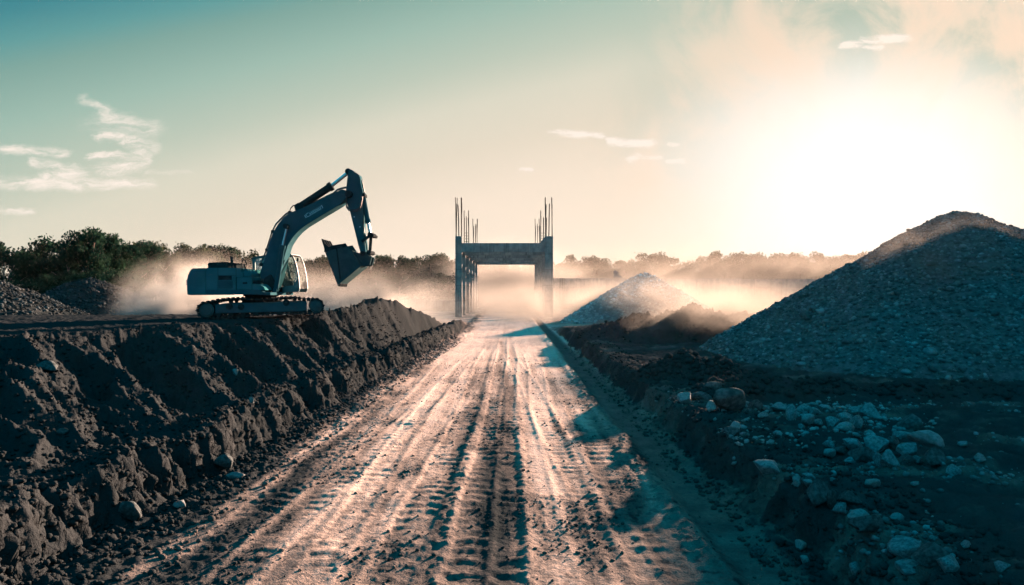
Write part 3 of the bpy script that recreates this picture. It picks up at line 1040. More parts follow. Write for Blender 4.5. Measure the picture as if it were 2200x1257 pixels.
for (px, py, w, h, lb) in ((100, 800, 44, 24, 'broad dark stone sunk in the embankment slope'), (165, 797, 14, 10, 'small dark stone beside the broad sunk stone on the embankment'),
                           (186, 812, 14, 16, 'pale pointed stone on the embankment slope', ), (52, 858, 12, 16, 'pale upright chip low on the embankment slope'),
                           (506, 812, 14, 22, 'upright pale shard on the embankment slope under the digger'), (539, 868, 10, 16, 'pale upright shard on the crest of the roadside berm'),
                           (130, 935, 22, 16, 'dark grey stone just above the trench')):
    rock(px, py, w, h, lb, guess=0.9, pale=False)

# loose stones of the terrace, alike
r = np.random.default_rng(5)
n_loose = 0
cent = [(1590, 885, 90, 25), (1700, 920, 100, 30), (1790, 980, 130, 40), (1780, 1080, 110, 50), (1900, 1180, 130, 50), (1560, 900, 60, 20), (2050, 1120, 120, 80), (1700, 1030, 140, 50)]
while n_loose < 60:
    cx, cy, sx, sy = cent[r.integers(0, len(cent))]
    px = r.normal(cx, sx); py = r.normal(cy, sy)
    if py < 862 or py > 1250 or px > 2190: continue
    x, d, z = drop(px, py)
    if x < XR + 0.35: continue
    w = (0.05 + 0.16 * r.uniform() ** 2.5) * F / d
    rock(px, py, w, w * r.uniform(0.5, 0.85), 'fist-sized grey stone lying loose on the terrace right of the road', group='loose stones on the terrace', pale=r.uniform() < 0.35, name='stone')
    n_loose += 1


# crumbs of soil and gravel that nobody could count
def crumbs(name, n, xs, ys, s0, s1, mat, seed, power=2.5, pale=None, dens=None):
    r = np.random.default_rng(seed)
    y = ys[0] * (ys[1] / ys[0]) ** r.uniform(0, 1, n)
    x = r.uniform(0, 1, n)
    lo, hi = xs(y)
    x = lo + (hi - lo) * x
    if dens is not None:
        k = r.uniform(0, 1, n) < dens(x, y)
        x, y = x[k], y[k]
    z, p = ground(x, y)
    sz = (s0 + (s1 - s0) * r.uniform(0, 1, len(x)) ** power)
    V, Fc, Tn = scatter_mesh(np.stack([x, y, z + sz * 0.25], 1), sz, SMALL, ICO1[1], seed + 1)
    at = {'tone': Tn}
    if pale is not None:
        at = {'pale': np.repeat(np.clip(p * 0.8 + pale, 0, 1), len(SMALL[0]))}
    o = mesh_np(name, V, Fc, mat, False, at)
    return tag(o, kind='stuff')


crumbs('dirt_clods', 9000, lambda y: (xl_of(y), np.full_like(y, XR)), (3.8, 26), 0.004, 0.030, SOIL, 91, 2.6, -0.02,
       lambda x, y: 0.15 + 0.85 * sst(fbm(x * 0.9, y * 0.45, 3, 33), -0.1, 0.4))
crumbs('dirt_clods', 24000, lambda y: (xc_of(y), xl_of(y) + 0.9), (5, 34), 0.006, 0.055, SOIL, 93, 3.5, 0.0)
crumbs('dirt_clods', 7000, lambda y: (xl_of(y) - 0.95, xl_of(y) + 0.45), (4, 40), 0.008, 0.052, SOIL, 97, 3.2, 0.0)
crumbs('dirt_clods', 5000, lambda y: (np.full_like(y, XR - 0.35), np.full_like(y, XR + 1.3)), (4, 34), 0.008, 0.050, SOIL, 99, 3.2, -0.05)
crumbs('gravel', 2400, lambda y: (0.30 * y, 0.62 * y), (9.0, 13.4), 0.010, 0.060, ROCK, 101, 3.4, None,
       lambda x, y: sst(fbm(x * 1.1, y * 1.1, 3, 172), -0.15, 0.4))
crumbs('gravel', 8000, lambda y: (np.full_like(y, XR + 0.25), np.minimum(13.0, 0.8 * y + 2)), (4.5, 16), 0.008, 0.045, GRAVEL, 95, 3.0, None,
       lambda x, y: 0.03 + 0.97 * sst(fbm(x * 0.45, y * 0.7, 3, 72), 0.05, 0.45))

# ------------------------------------------------------------------ concrete portal over the road
def colonnade():
    cx = -0.80
    ho = 5.02     # half width to the outside of the columns
    cws = {-1: 0.68, 1: 0.84}
    zb, zt, zl = 6.65, 7.58, 8.28
    ds = [70, 75.8, 82, 88.3, 94.8, 101.5]
    root = empty('concrete_portal', (cx, 70, 0), 'unfinished open concrete portal with bare steel bars straddling the dirt road', 'concrete portal')
    rr = random.Random(4)
    o0 = (cx, 70, 0)
    for i, d in enumerate(ds):
        for sd in (-1, 1):
            cw = cws[sd]
            x0 = cx + sd * ho; x1 = cx + sd * (ho - cw)
            a, b = min(x0, x1), max(x0, x1)
            top = zl if i in (0, 2, 5) else zt + 0.05
            gz = GH((a + b) / 2, d)
            m = MB(o0).box((a, d, gz - 0.3), (b, d + cw, top))
            if i == 0:
                m.box((a - 0.012, d - 0.012, gz - 0.3), (b + 0.012, d + cw + 0.012, gz + 2.4 + 0.3 * sd))
            col = m.build('column', CONC, root, bevel=0.03)
            if i in (0, 2, 5):
                hh = {0: 4.0, 2: 4.1, 5: 5.2}[i]
                for k in range(8):
                    fx = (0.1, 0.5, 0.9, 0.9, 0.9, 0.5, 0.1, 0.1)[k]
                    fy = (0.1, 0.1, 0.1, 0.5, 0.9, 0.9, 0.9, 0.5)[k]
                    x = a + fx * cw; y = d + fy * cw
                    full = hh if k in (0, 2, 4, 6) else hh * rr.uniform(0.78, 0.86)
                    lean = rr.uniform(-0.10, 0.10)
                    MB(o0).tube([(x, y, top - 0.05), (x + lean * 0.3, y, top + full * 0.5), (x + lean, y + rr.uniform(-.05, .05), top + full)], 0.038, 6).build('rebar', STEEL, col)
                if i:
                    for zz in (0.35, 0.7, 1.05, 1.4):
                        e = 0.06
                        MB(o0).tube([(a + e, d + e, top + zz), (b - e, d + e, top + zz), (b - e, d + cw - e, top + zz), (a + e, d + cw - e, top + zz), (a + e, d + e, top + zz)], 0.015, 5).build('stirrup', STEEL, col)
        MB(o0).box((cx - ho + cws[-1] + 0.003, d + 0.04, zb), (cx + ho - cws[1] - 0.003, d + 0.62, zt)).build('crossbeam', CONC, root, bevel=0.03)
    for sd in (-1, 1):
        cw = cws[sd]
        for i in range(len(ds) - 1):
            xm = cx + sd * (ho - cw / 2)
            MB(o0).box((xm - 0.24, ds[i] + cw + 0.003, zb + 0.1), (xm + 0.24, ds[i + 1] - 0.003, zt - 0.02)).build('side_beam', CONC, root, bevel=0.03)
    # broken stub of formwork concrete at the right front corner
    a = cx + ho - cws[1]
    MB(o0).prism([(a - 0.42, 69.97, zt + 0.003), (a - 0.004, 69.97, zt + 0.003), (a - 0.004, 69.97, zl - 0.12), (a - 0.22, 69.97, zl - 0.2), (a - 0.20, 69.97, zt + 0.32), (a - 0.40, 69.97, zt + 0.2)],
                 [(a - 0.42, 70.5, zt + 0.003), (a - 0.004, 70.5, zt + 0.003), (a - 0.004, 70.5, zl - 0.12), (a - 0.22, 70.5, zl - 0.2), (a - 0.20, 70.5, zt + 0.32), (a - 0.40, 70.5, zt + 0.2)]).build('broken_corner', CONC, root)


colonnade()


def long_wall():
    d = 105.0
    root = empty('concrete_wall', (30, d, 0), 'long grey concrete wall across the back right of the site', 'wall')
    o0 = (30, d, 0)
    x = 4.6; i = 0
    rr = random.Random(8)
    while x < 78:
        w = (2.6, 0.75, 4.0, 5.5, 6.0, 6.0)[min(i, 5)]
        z = 4.72 + rr.uniform(-0.03, 0.03) - 0.004 * x
        y0 = d + (0.06 if i % 2 else 0.0)
        MB(o0).box((x, y0, -0.3), (x + w - 0.05, d + 0.45, z)).build('panel', CONC, root, bevel=0.03)
        x += w; i += 1
    MB(o0).box((4.6, d - 0.25, -0.3), (78, d - 0.003, 0.9)).build('footing', CONC, root, bevel=0.04)
    m = MB(W(1325, 597, d + 0.2))
    p = W(1325, 597, d + 0.2)
    m.box((p.x - 0.55, p.y - 0.2, p.z - 0.02), (p.x + 0.75, p.y + 0.2, p.z + 0.35)).box((p.x - 0.45, p.y - 0.17, p.z + 0.353), (p.x + 0.05, p.y + 0.17, p.z + 1.12)).box((p.x + 0.053, p.y - 0.17, p.z + 0.353), (p.x + 0.25, p.y + 0.17, p.z + 0.92))
    o = m.build('concrete_stub', CONC, None, bevel=0.02); o.location = p
    tag(o, 'stepped concrete stub standing on top of the long wall', 'stub')
    p = W(1282.5, 597, d + 0.2)
    o = MB(p).tube([(p.x, p.y, p.z - 0.05), (p.x, p.y, p.z + 0.95)], 0.035, 6).tube([(p.x, p.y, p.z + 0.6), (p.x, p.y, p.z + 0.75)], 0.10, 6).build('marker_post', STEEL); o.location = p
    tag(o, 'thin post with a small knob on the wall left of the stub', 'post')
    for k, (px, h) in enumerate(((1556, .62), (1570, .45), (1597, .62), (1719, .75), (1733, .4), (1744, .35), (1753, .45), (1760, .38), (1780, .85))):
        p = W(px, 599.5, d + 0.2)
        o = MB(p).tube([(p.x, p.y, p.z - 0.1), (p.x + 0.02, p.y, p.z + h)], 0.03, 5).build('rebar_stub', STEEL); o.location = p
        tag(o, 'thin steel bar end sticking up from the long wall', 'steel bar', 'bar ends on top of the long wall')
    o0 = (-14, 92, 0)
    root = empty('low_wall', (-14, 92, 0), 'low concrete wall left of the open concrete portal', 'wall')
    for k in range(4):
        MB(o0).box((-22 + k * 3.7, 92, -0.3), (-22 + k * 3.7 + 3.66, 92.4, 1.45)).build('panel', CONC, root, bevel=0.03)


long_wall()

# ------------------------------------------------------------------ trees
def leaf_crown(seed, n, clumps, leaf, spread=1.0, low=0.12):
    """leaves of one crown, unit height; clumps on an uneven dome"""
    r = np.random.default_rng(seed)
    cs = []
    for i in range(clumps):
        z = low + (0.93 - low) * r.uniform() ** 0.8
        prof = math.sin(math.pi * min(1, (1.0 - z) * 1.15 + 0.12)) ** 0.6 if z > 0.35 else 0.85
        a = r.uniform(0, 2 * math.pi)
        q = spread * 0.40 * prof * r.uniform(0.35, 1.0)
        cs.append((q * math.cos(a), q * math.sin(a), z, r.uniform(0.06, 0.15)))
    cs = np.array(cs)
    w = cs[:, 3] ** 2
    idx = r.choice(len(cs), n, p=w / w.sum())
    dv = r.normal(size=(n, 3)); dv /= np.linalg.norm(dv, axis=1)[:, None]
    dv *= (r.uniform(0, 1, n) ** 0.45)[:, None] * cs[idx, 3][:, None]
    dv[:, 2] *= 0.75
    strag = r.uniform(0, 1, n) < 0.07
    dv[strag] *= 1.45
    p = cs[idx, :3] + dv
    p[:, 2] = np.clip(p[:, 2], 0.03, 1.02)
    s = leaf * r.uniform(0.6, 1.4, n)
    a = r.normal(size=(n, 3)); a /= np.linalg.norm(a, axis=1)[:, None]
    b = np.cross(a, r.normal(size=(n, 3))); b /= np.linalg.norm(b, axis=1)[:, None]
    V = np.stack([p - a * s[:, None], p + b * (s * 0.55)[:, None], p + a * s[:, None], p - b * (s * 0.55)[:, None]], 1).reshape(-1, 3)
    Fc = np.arange(4 * n).reshape(-1, 4)
    return V, Fc, cs


TREES = []
for k, (n, cl, lf, sp, low, mat) in enumerate(((6500, 42, 0.020, 1.0, 0.10, LEAF), (6500, 48, 0.020, 1.25, 0.06, LEAF), (5500, 34, 0.019, 0.9, 0.22, LEAF),
                                               (4200, 26, 0.019, 0.95, 0.38, LEAFD), (5500, 40, 0.020, 1.1, 0.15, LEAFD), (3600, 22, 0.019, 0.8, 0.42, LEAFD))):
    V, Fc, cs = leaf_crown(900 + k, n, cl, lf, sp, low)
    o = mesh_np('crown', V, Fc, mat)
    tr = MB()
    tr.tube([(0, 0, -0.02), (0.005, 0, 0.18), (-0.01, 0.01, 0.42), (0.0, 0, 0.72)], [0.024, 0.019, 0.014, 0.005], 7)
    rr = random.Random(k)
    for c in cs[::3]:
        z0 = min(0.6, max(0.15, c[2] * 0.6))
        tr.tube([(0, 0, z0), (c[0] * 0.5, c[1] * 0.5, z0 + (c[2] - z0) * 0.55), (c[0], c[1], c[2])], [0.009, 0.006, 0.002], 5)
    t_o = tr.build('trunk', BARK)
    TREES.append((o.data, t_o.data))
    bpy.data.objects.remove(o); bpy.data.objects.remove(t_o)


def tree(x, d, h, kind, label, group=None, name='tree', wide=1.0, rot=None):
    root = empty(name, (x, d, GH(x, d) - 0.05), label, 'bush' if name == 'bush' else 'tree', group)
    root.rotation_euler = (0, 0, random.uniform(0, 6.28) if rot is None else rot)
    root.scale = (h * wide, h * wide, h)
    for nm, me in zip(('crown', 'trunk'), TREES[kind]):
        c = bpy.data.objects.new(nm, me)
        COL.objects.link(c); c.parent = root
    return root


def tree_px(px, top, d, kind, label, group=None, wide=1.0):
    p = W(px, top, d)
    return tree(p.x, d, p.z * (1.06 if d < 85 else 1.02), kind, label, group, wide=wide)


GL = 'dark trees behind the heaps at the left'
left = [(10, 530, 58, 1), (62, 546, 66, 0), (100, 542, 64, 1), (150, 516, 60, 1), (196, 503, 58, 0), (248, 509, 62, 2), (283, 520, 66, 2), (306, 527, 75, 3), (335, 530, 80, 3), (-60, 520, 60, 0), (-130, 505, 62, 1), (225, 515, 66, 1), (130, 528, 70, 0)]
lab = {196: 'tallest dark leafy tree behind the dark gravel heap', 10: 'pale green bushy tree at the picture edge behind the gravel heap', 248: 'round-topped dark tree right of the tallest dark tree', 306: 'small thin-crowned tree where the dark grove ends', 335: 'thin-crowned tree above the dust cloud beside the digger tail'}
for px, top, d, k in left:
    tree_px(px, top, d, k, lab.get(px, 'dense dark green tree in the grove behind the left heaps'), GL if px not in lab else None, wide=random.uniform(0.72, 1.0))
for px, top, d in ((40, 600, 52), (95, 585, 54), (150, 580, 55), (250, 585, 54), (300, 600, 56), (200, 575, 56)):
    p = W(px, top, d)
    tree(p.x, d, p.z, 1, 'leafy bush at the foot of the dark grove', 'bushes under the dark grove', name='bush', wide=1.2)
mid = [(372, 543, 92, 4), (395, 543, 100, 0), (423, 526, 96, 3), (448, 538, 102, 4), (480, 528, 105, 0), (515, 538, 108, 4), (548, 550, 112, 4), (590, 556, 112, 0), (620, 560, 115, 4), (643, 565, 118, 4), (681, 556, 118, 3), (700, 549, 120, 4), (730, 556, 120, 0), (765, 558, 122, 4), (804, 550, 122, 0), (838, 549, 124, 4), (870, 554, 124, 0), (903, 551, 126, 4), (940, 547, 126, 0), (975, 549, 128, 4)]
for px, top, d, k in mid:
    lb = {423: 'open-topped tree rising above the dust behind the digger tail', 681: 'wispy tree in front of the gap under the digger boom'}.get(px)
    tree_px(px, top, d, k, lb or 'hazy tree in the row between digger and concrete portal', None if lb else 'hazy trees behind the digger', wide=random.uniform(0.75, 1.0))
far = [(1000, 560, 150, 4), (1030, 570, 155, 0), (1060, 566, 158, 4), (1095, 568, 158, 0), (1130, 566, 158, 4), (1160, 560, 155, 4),
       (1193, 562, 150, 4), (1220, 567, 152, 0), (1247, 549, 150, 4), (1278, 554, 152, 0), (1311, 562, 152, 4), (1344, 559, 150, 5), (1366, 562, 155, 5), (1409, 543, 150, 3), (1440, 553, 150, 5), (1460, 573, 156, 4),
       (1494, 561, 150, 4), (1527, 549, 150, 3), (1563, 541, 148, 4), (1590, 549, 150, 4), (1622, 544, 150, 3), (1652, 550, 150, 4), (1676, 545, 150, 3), (1717, 544, 150, 4), (1749, 552, 152, 4), (1785, 547, 150, 4), (1815, 550, 150, 4), (1836, 546, 150, 5), (1874, 540, 148, 5), (1920, 545, 150, 4), (1970, 545, 150, 4), (2030, 540, 150, 3), (2090, 545, 150, 4), (2150, 540, 150, 4), (2220, 540, 150, 3), (2300, 540, 150, 4)]
for px, top, d, k in far:
    if px < 1185:
        lb, gp = 'faint tree in bright dust seen beneath the concrete portal', 'trees beyond the concrete portal'
    else:
        lb, gp = 'backlit orange tree in the haze behind the long wall', 'backlit trees behind the long wall'
    one = {1409: 'open-crowned tree standing apart above the conical gravel heap', 1563: 'highest backlit tree of the wood behind the long wall', 1247: 'rounded hazy tree left of the stub on the wall'}.get(px)
    tree_px(px, top, d, k, one or lb, None if one else gp, wide=0.95)
for i in range(34):      # undergrowth closing the row
    px = 360 + i * 46
    d = 112 if px < 1000 else 156
    p = W(px + random.uniform(-12, 12), random.uniform(578, 590), d + 6)
    tree(p.x, p.y, max(2.5, p.z), (0, 1, 4)[i % 3], 'hazy shrub filling the foot of the distant tree row', 'shrubs under the distant trees', name='bush', wide=1.7)

# ------------------------------------------------------------------ excavator
def Z1(zx, zy, d):
    return W(380 + zx / 3.4915, 340 + zy / 3.4915, d)


def R2(u, v, d):      # close-up of the tail
    return Z1(34.9 + u * .4165, 698.3 + v * .4165, d)


def R3(u, v, d):      # close-up of the cab
    return Z1(523.7 + u * .4861, 628.5 + v * .4861, d)


def R4(u, v, d):      # close-up of the bucket
    return W(680 + u / 8.379, 480 + v / 8.379, d)


def R1(u, v, d):      # close-up of the boom
    return W(560 + u / 8.381, 350 + v / 8.381, d)


def excavator():
    org = Vector((Z1(625, 1195, 24.4).x, 24.4, 1.58))
    root = empty('excavator', org, 'blue-grey tracked excavator with raised boom on the embankment top', 'excavator')

    def new():
        return MB(org)

    def ext(m, pts, conv, d, th):
        a = [conv(u, v, d) for u, v in pts]
        b = [p + Vector((0, th, 0)) for p in a]
        return m.prism(a, b)

    def rnd(pts, rad, n=4):
        """round the corners of an outline"""
        out = []
        k = len(pts)
        for i in range(k):
            p0 = Vector(pts[i - 1]); p = Vector(pts[i]); p1 = Vector(pts[(i + 1) % k])
            d0 = (p0 - p); d1 = (p1 - p)
            l = min(rad, d0.length * 0.45, d1.length * 0.45)
            a = p + d0.normalized() * l; b = p + d1.normalized() * l
            for j in range(n + 1):
                q = j / n
                out.append(tuple(a * (1 - q) ** 2 + p * 2 * q * (1 - q) + b * q * q))
        return out

    # ---- tracks
    def loop():
        pts = []
        for i in range(13):
            a = R(80 + 170 * i / 12)
            pts.append((220 + 71 * math.cos(a), 1140 + 60 * math.sin(a)))
        pts += [(250, 1076), (300, 1064), (380, 1054), (480, 1050), (560, 1058), (640, 1060), (710, 1054), (770, 1046), (840, 1042), (890, 1044), (960, 1054)]
        for i in range(13):
            a = R(-95 + 185 * i / 12)
            pts.append((1045 + 56 * math.cos(a), 1110 + 54 * math.sin(a)))
        pts += [(940, 1166), (800, 1168), (660, 1172), (560, 1178), (500, 1192), (400, 1198), (300, 1200)]
        return pts

    YAW = R(17)      # the tracks stand turned under the house, far end of the tracks away from the road
    TD = Vector((-math.sin(YAW), math.cos(YAW), 0))

    def T(u, v):
        return Z1(u, v, 23.2 + (u - 632) / 209.5 * math.tan(YAW))

    for near, off in ((True, 0.0), (False, 2.0)):
        shift = TD * off
        P = [T(u, v) + shift for u, v in loop()]
        seg = [(P[i], P[(i + 1) % len(P)]) for i in range(len(P))]
        tot = sum((b - a).length for a, b in seg)
        ns = int(tot / 0.155)
        asm = bpy.data.objects.new('track', None)
        COL.objects.link(asm); asm.parent = root
        m = new()
        step = tot / ns
        acc = 0; k = 0
        base = []
        for a, b in seg:
            L = (b - a).length
            while k * step < acc + L - 1e-9 and k < ns:
                base.append((a + (b - a) * ((k * step - acc) / L), (b - a).normalized()))
                k += 1
            acc += L
        cen = sum((p for p, _ in base), Vector()) / len(base)
        for p, t in base:
            nrm = TD.cross(t).normalized()
            if nrm.dot(p - cen) < 0: nrm = -nrm

            def bx(lo, hi, n0, n1, y0, y1):
                vs = []
                for yy in (y0, y1):
                    for l, n_ in ((lo, n0), (hi, n0), (hi, n1), (lo, n1)):
                        vs.append(p + t * l + nrm * n_ + TD * yy)
                m.add(vs, [(0, 1, 2, 3), (7, 6, 5, 4), (0, 4, 5, 1), (1, 5, 6, 2), (2, 6, 7, 3), (3, 7, 4, 0)])
            bx(-0.07, 0.07, -0.025, 0.012, 0, 0.60)
            bx(-0.02, 0.02, 0.012, 0.045, 0, 0.60)
            bx(-0.06, 0.06, -0.085, -0.026, 0.2, 0.40)
        m.build('track_belt', TRACKM, asm)
        ax = Vector((math.cos(YAW), math.sin(YAW), 0))
        for (u, v, rw, nm) in ((220, 1140, 47, 'idler_wheel'), (1045, 1110, 43, 'sprocket_wheel')):
            c = T(u, v) + shift
            rr = rw / 209.5 * c.y / 24.4
            m = new()
            m.cyl(c + TD * 0.06, c + TD * 0.5, rr * 1.12, n=28)
            m.cyl(c + TD * 0.03, c + TD * 0.06, rr * 0.86, rr * 0.98, n=28)
            m.cyl(c, c + TD * 0.03, rr * 0.30, n=16)
            for q in range(8):
                a = q * math.pi / 4
                cc = c + ax * (rr * 0.62 * math.cos(a)) + Vector((0, 0, rr * 0.62 * math.sin(a)))
                m.cyl(cc + TD * 0.012, cc + TD * 0.03, 0.018, n=8)
            m.build(nm, WHEELM, asm, smooth=True)
        m = new()
        a = [T(u, v) + shift + TD * 0.08 for u, v in rnd([(285, 1098), (360, 1090), (975, 1072), (975, 1140), (930, 1150), (285, 1166)], 12)]
        m.prism(a, [p + TD * 0.42 for p in a])
        m.build('side_frame', PAINTD, asm, bevel=0.02)
        for u in range(310, 960, 92):
            c = T(u, 1172 - (u - 310) * 0.022) + shift
            new().cyl(c + TD * 0.1, c + TD * 0.5, 0.085, n=14).build('track_roller', DARK, asm, smooth=True)
        for u, v in ((400, 1078), (640, 1082), (880, 1064)):
            c = T(u, v) + shift
            new().cyl(c + TD * 0.14, c + TD * 0.45, 0.06, n=12).build('carrier_roller', DARK, asm, smooth=True)
        if near:
            for u, v in ((390, 1112), (480, 1115), (820, 1085)):
                c = T(u, v) + TD * 0.06
                new().cyl(c, c + TD * 0.03, 0.10, 0.12, n=14).build('bolt_boss', DARK, asm, smooth=True)
    m = new()
    a = [T(u, v) + TD * 0.52 for u, v in ((480, 1130), (500, 1075), (780, 1068), (800, 1125))]
    m.prism(a, [p + TD * 1.55 for p in a])
    m.build('carbody', DARK, root, bevel=0.04)
    c = Z1(632, 1060, 24.4)
    m = new()
    m.cyl((c.x, 24.4, c.z - 0.10), (c.x, 24.4, c.z + 0.06), 0.64, n=36).cyl((c.x, 24.4, c.z + 0.06), (c.x, 24.4, c.z + 0.12), 0.54, n=36).cyl((c.x, 24.4, c.z + 0.12), (c.x, 24.4, c.z + 0.24), 0.60, n=36)
    m.build('slewing_ring', DARK, root, smooth=True)

    # ---- house
    DN, DP = 23.2, 2.45
    m = new()
    ext(m, rnd([(165, 695), (1275, 690), (1400, 690), (1480, 735), (1600, 740), (1600, 790), (1150, 778), (165, 786)], 6), R2, DN + 0.012, DP - 0.02)
    m.build('chassis', PAINTD, root, bevel=0.02)
    m = new()
    ext(m, rnd([(100, 780), (92, 700), (95, 510), (108, 440), (135, 370), (175, 318), (200, 306), (432, 300), (432, 788), (165, 790)], 16), R2, DN, DP)
    m.build('counterweight', PAINT, root, bevel=0.05)
    m = new()
    ext(m, rnd([(438, 318), (455, 298), (975, 298), (985, 310), (1060, 312), (1068, 370), (1100, 380), (1105, 462), (985, 466), (985, 694), (438, 694)], 6), R2, DN + 0.03, DP - 0.06)
    m.build('engine_housing', PAINT, root, bevel=0.02)
    # seams between the panels
    m = new()
    for u0, v0, u1, v1 in ((652, 300, 658, 694), (978, 310, 984, 694), (655, 432, 972, 436), (655, 694, 985, 698)):
        ext(m, [(u0, v0), (u1, v0), (u1, v1), (u0, v1)], R2, DN + 0.026, 0.02)
    m.build('panel_seam', DARK, root)
    m = new()
    ext(m, [(662, 440), (902, 440), (902, 516), (662, 516)], R2, DN + 0.02, 0.03)
    m.build('air_inlet', DARK, root, bevel=0.004)
    m = new()
    for k in range(7):
        v = 532 + k * 20
        ext(m, [(664, v), (914, v), (914, v + 10), (664, v + 10)], R2, DN + 0.012, 0.03)
    m.build('louvre', PAINTD, root)
    m = new()
    ext(m, rnd([(470, 298), (474, 222), (500, 198), (800, 192), (828, 200), (836, 290)], 10), R2, DN + 0.25, 1.6)
    m.build('engine_hood', DARK, root, bevel=0.03)
    m = new()
    ext(m, rnd([(842, 288), (846, 200), (945, 212), (960, 280)], 6), R2, DN + 0.9, 0.8)
    m.build('air_cleaner', PAINTC, root, bevel=0.02)
    m = new()
    c = R2(905, 290, DN + 0.6)
    m.cyl(c, c + Vector((0, 0, 0.38)), 0.05, n=12)
    m.build('exhaust_pipe', DARK, root, smooth=True)
    m = new()
    ext(m, rnd([(990, 470), (1262, 464), (1266, 690), (990, 690)], 8), R2, DN + 0.008, 0.9)
    m.build('fuel_tank', PAINT, root, bevel=0.025)
    m = new()
    ext(m, rnd([(1112, 458), (1110, 372), (1160, 340), (1210, 350), (1255, 400), (1260, 458)], 10), R2, DN + 0.1, 0.7)
    m.build('tool_box', PAINT, root, bevel=0.03)
    m = new()
    ext(m, rnd([(1100, 556), (1180, 552), (1182, 586), (1100, 590)], 8), R2, DN - 0.004, 0.02)
    m.build('tank_handle', DARK, root)
    m = new()
    ext(m, rnd([(1272, 690), (1272, 585), (1400, 590), (1480, 640), (1510, 700)], 8), R2, DN + 0.012, 0.75)
    m.build('step_deck', PAINT, root, bevel=0.02)
    m = new()
    ext(m, [(1285, 520), (1350, 520), (1370, 583), (1280, 583)], R2, DN + 0.1, 0.6)
    m.build('battery_box', DARK, root, bevel=0.02)
    m = new()
    ext(m, [(86, 512), (91, 512), (91, 608), (86, 608)], R2, DN + 0.35, 0.14)
    m.build('tail_reflector', DECAL, root)
    # handrails and mirror on the near side
    m = new()
    m.tube([R2(1094, 340, DN + .15), R2(1092, 200, DN + .15), R2(1096, 115, DN + .15)], 0.014)
    m.tube([R2(1118, 140, DN + .15), R2(1150, 180, DN + .15), R2(1174, 222, DN + .15), R2(1172, 345, DN + .15)], 0.014)
    m.tube([R2(1096, 115, DN + .15), R2(1118, 140, DN + .15)], 0.02)
    m.build('handrail', DARK, root, smooth=True)
    m = new()
    m.tube([R2(1205, 350, DN + .15), R2(1225, 325, DN + .15), R2(1255, 400, DN + .15), R2(1262, 470, DN + .15)], 0.014)
    m.build('grab_rail', PAINTC, root, smooth=True)

    # ---- cab on the far side
    CN, CW = 24.72, 1.02
    cab = bpy.data.objects.new('cab', None)
    COL.objects.link(cab); cab.parent = root
    for d in (CN, CN + CW - 0.07):
        dd = d
        m = new()
        def cv(u, v, _):
            p = R3(u, v, CN); return p + Vector((0, dd - CN, 0))
        for poly in ([(75, 243), (138, 246), (128, 330), (135, 560), (85, 560), (90, 330)],
                     [(75, 240), (160, 232), (300, 205), (480, 186), (640, 184), (690, 196), (712, 215), (690, 222), (640, 210), (480, 212), (300, 234), (160, 262), (80, 266)],
                     [(690, 205), (714, 212), (752, 300), (778, 400), (800, 520), (812, 640), (818, 720), (800, 772), (770, 775), (786, 700), (782, 600), (768, 470), (742, 350), (700, 240)],
                     [(470, 690), (790, 690), (795, 772), (470, 778)],
                     [(395, 200), (430, 200), (470, 560), (490, 700), (440, 700)],
                     [(770, 560), (790, 600), (792, 692), (590, 692), (592, 680), (720, 672), (735, 625), (765, 605)]):
            ext(m, poly, cv, d, 0.07)
        m.build('cab_frame', PAINTC, cab, bevel=0.008)
    m = new()
    ext(m, rnd([(78, 236), (165, 224), (300, 196), (480, 176), (640, 172), (690, 186), (690, 194), (640, 182), (480, 186), (300, 206), (165, 234)], 3), R3, CN - 0.02, CW + 0.04)
    m.build('cab_roof', PAINTC, cab)
    m = new()
    ext(m, [(85, 700), (560, 700), (560, 778), (85, 778)], R3, CN, CW)
    ext(m, [(85, 560), (140, 560), (140, 700), (85, 700)], R3, CN + 0.003, CW - 0.006)
    m.build('cab_floor', PAINTD, cab, bevel=0.01)
    for d in (CN + 0.02, CN + CW - 0.03):
        m = new()
        def cv(u, v, _):
            p = R3(u, v, CN); return p + Vector((0, d - CN, 0))
        a = [cv(u, v, 0) for u, v in ((480, 210), (640, 208), (695, 235), (740, 350), (768, 470), (782, 600), (780, 690), (470, 690))]
        m.add(a, [tuple(range(len(a)))])
        b = [cv(u, v, 0) for u, v in ((135, 262), (300, 234), (400, 222), (450, 560), (135, 560))]
        m.add(b, [tuple(range(len(b)))])
        m.build('side_glass', GLASS, cab)
    m = new()
    fr = [(708, 215), (750, 310), (776, 410), (798, 530), (810, 650), (814, 720)]
    a = [R3(u, v, CN) + Vector((0, 0.08, 0)) for u, v in fr]; b = [p + Vector((0, CW - 0.16, 0)) for p in a]
    for i in range(len(a) - 1):
        m.add([a[i], a[i + 1], b[i + 1], b[i]], [(0, 1, 2, 3)])
    m.build('windscreen', GLASS, cab)
    # inside: seat, lever, far door bar
    m = new()
    ext(m, rnd([(520, 560), (560, 520), (590, 560), (640, 600), (690, 605), (715, 640), (715, 685), (560, 690), (520, 660)], 10), R3, CN + 0.3, 0.45)
    ext(m, rnd([(470, 470), (520, 450), (570, 560), (560, 640), (500, 640)], 10), R3, CN + 0.28, 0.5)
    m.build('operator_seat', DARK, cab, bevel=0.02)
    m = new()
    m.tube([R3(625, 600, CN + .25), R3(610, 540, CN + .25), R3(606, 495, CN + .25)], 0.012)
    m.tube([R3(606, 500, CN + .25), R3(606, 482, CN + .25)], 0.025)
    m.tube([R3(700, 605, CN + .6), R3(690, 560, CN + .6), R3(720, 570, CN + .6)], 0.012)
    m.build('control_lever', DARK, cab, smooth=True)
    m = new()
    ext(m, [(556, 428), (760, 462), (760, 474), (556, 444)], R3, CN + CW - 0.10, 0.03)
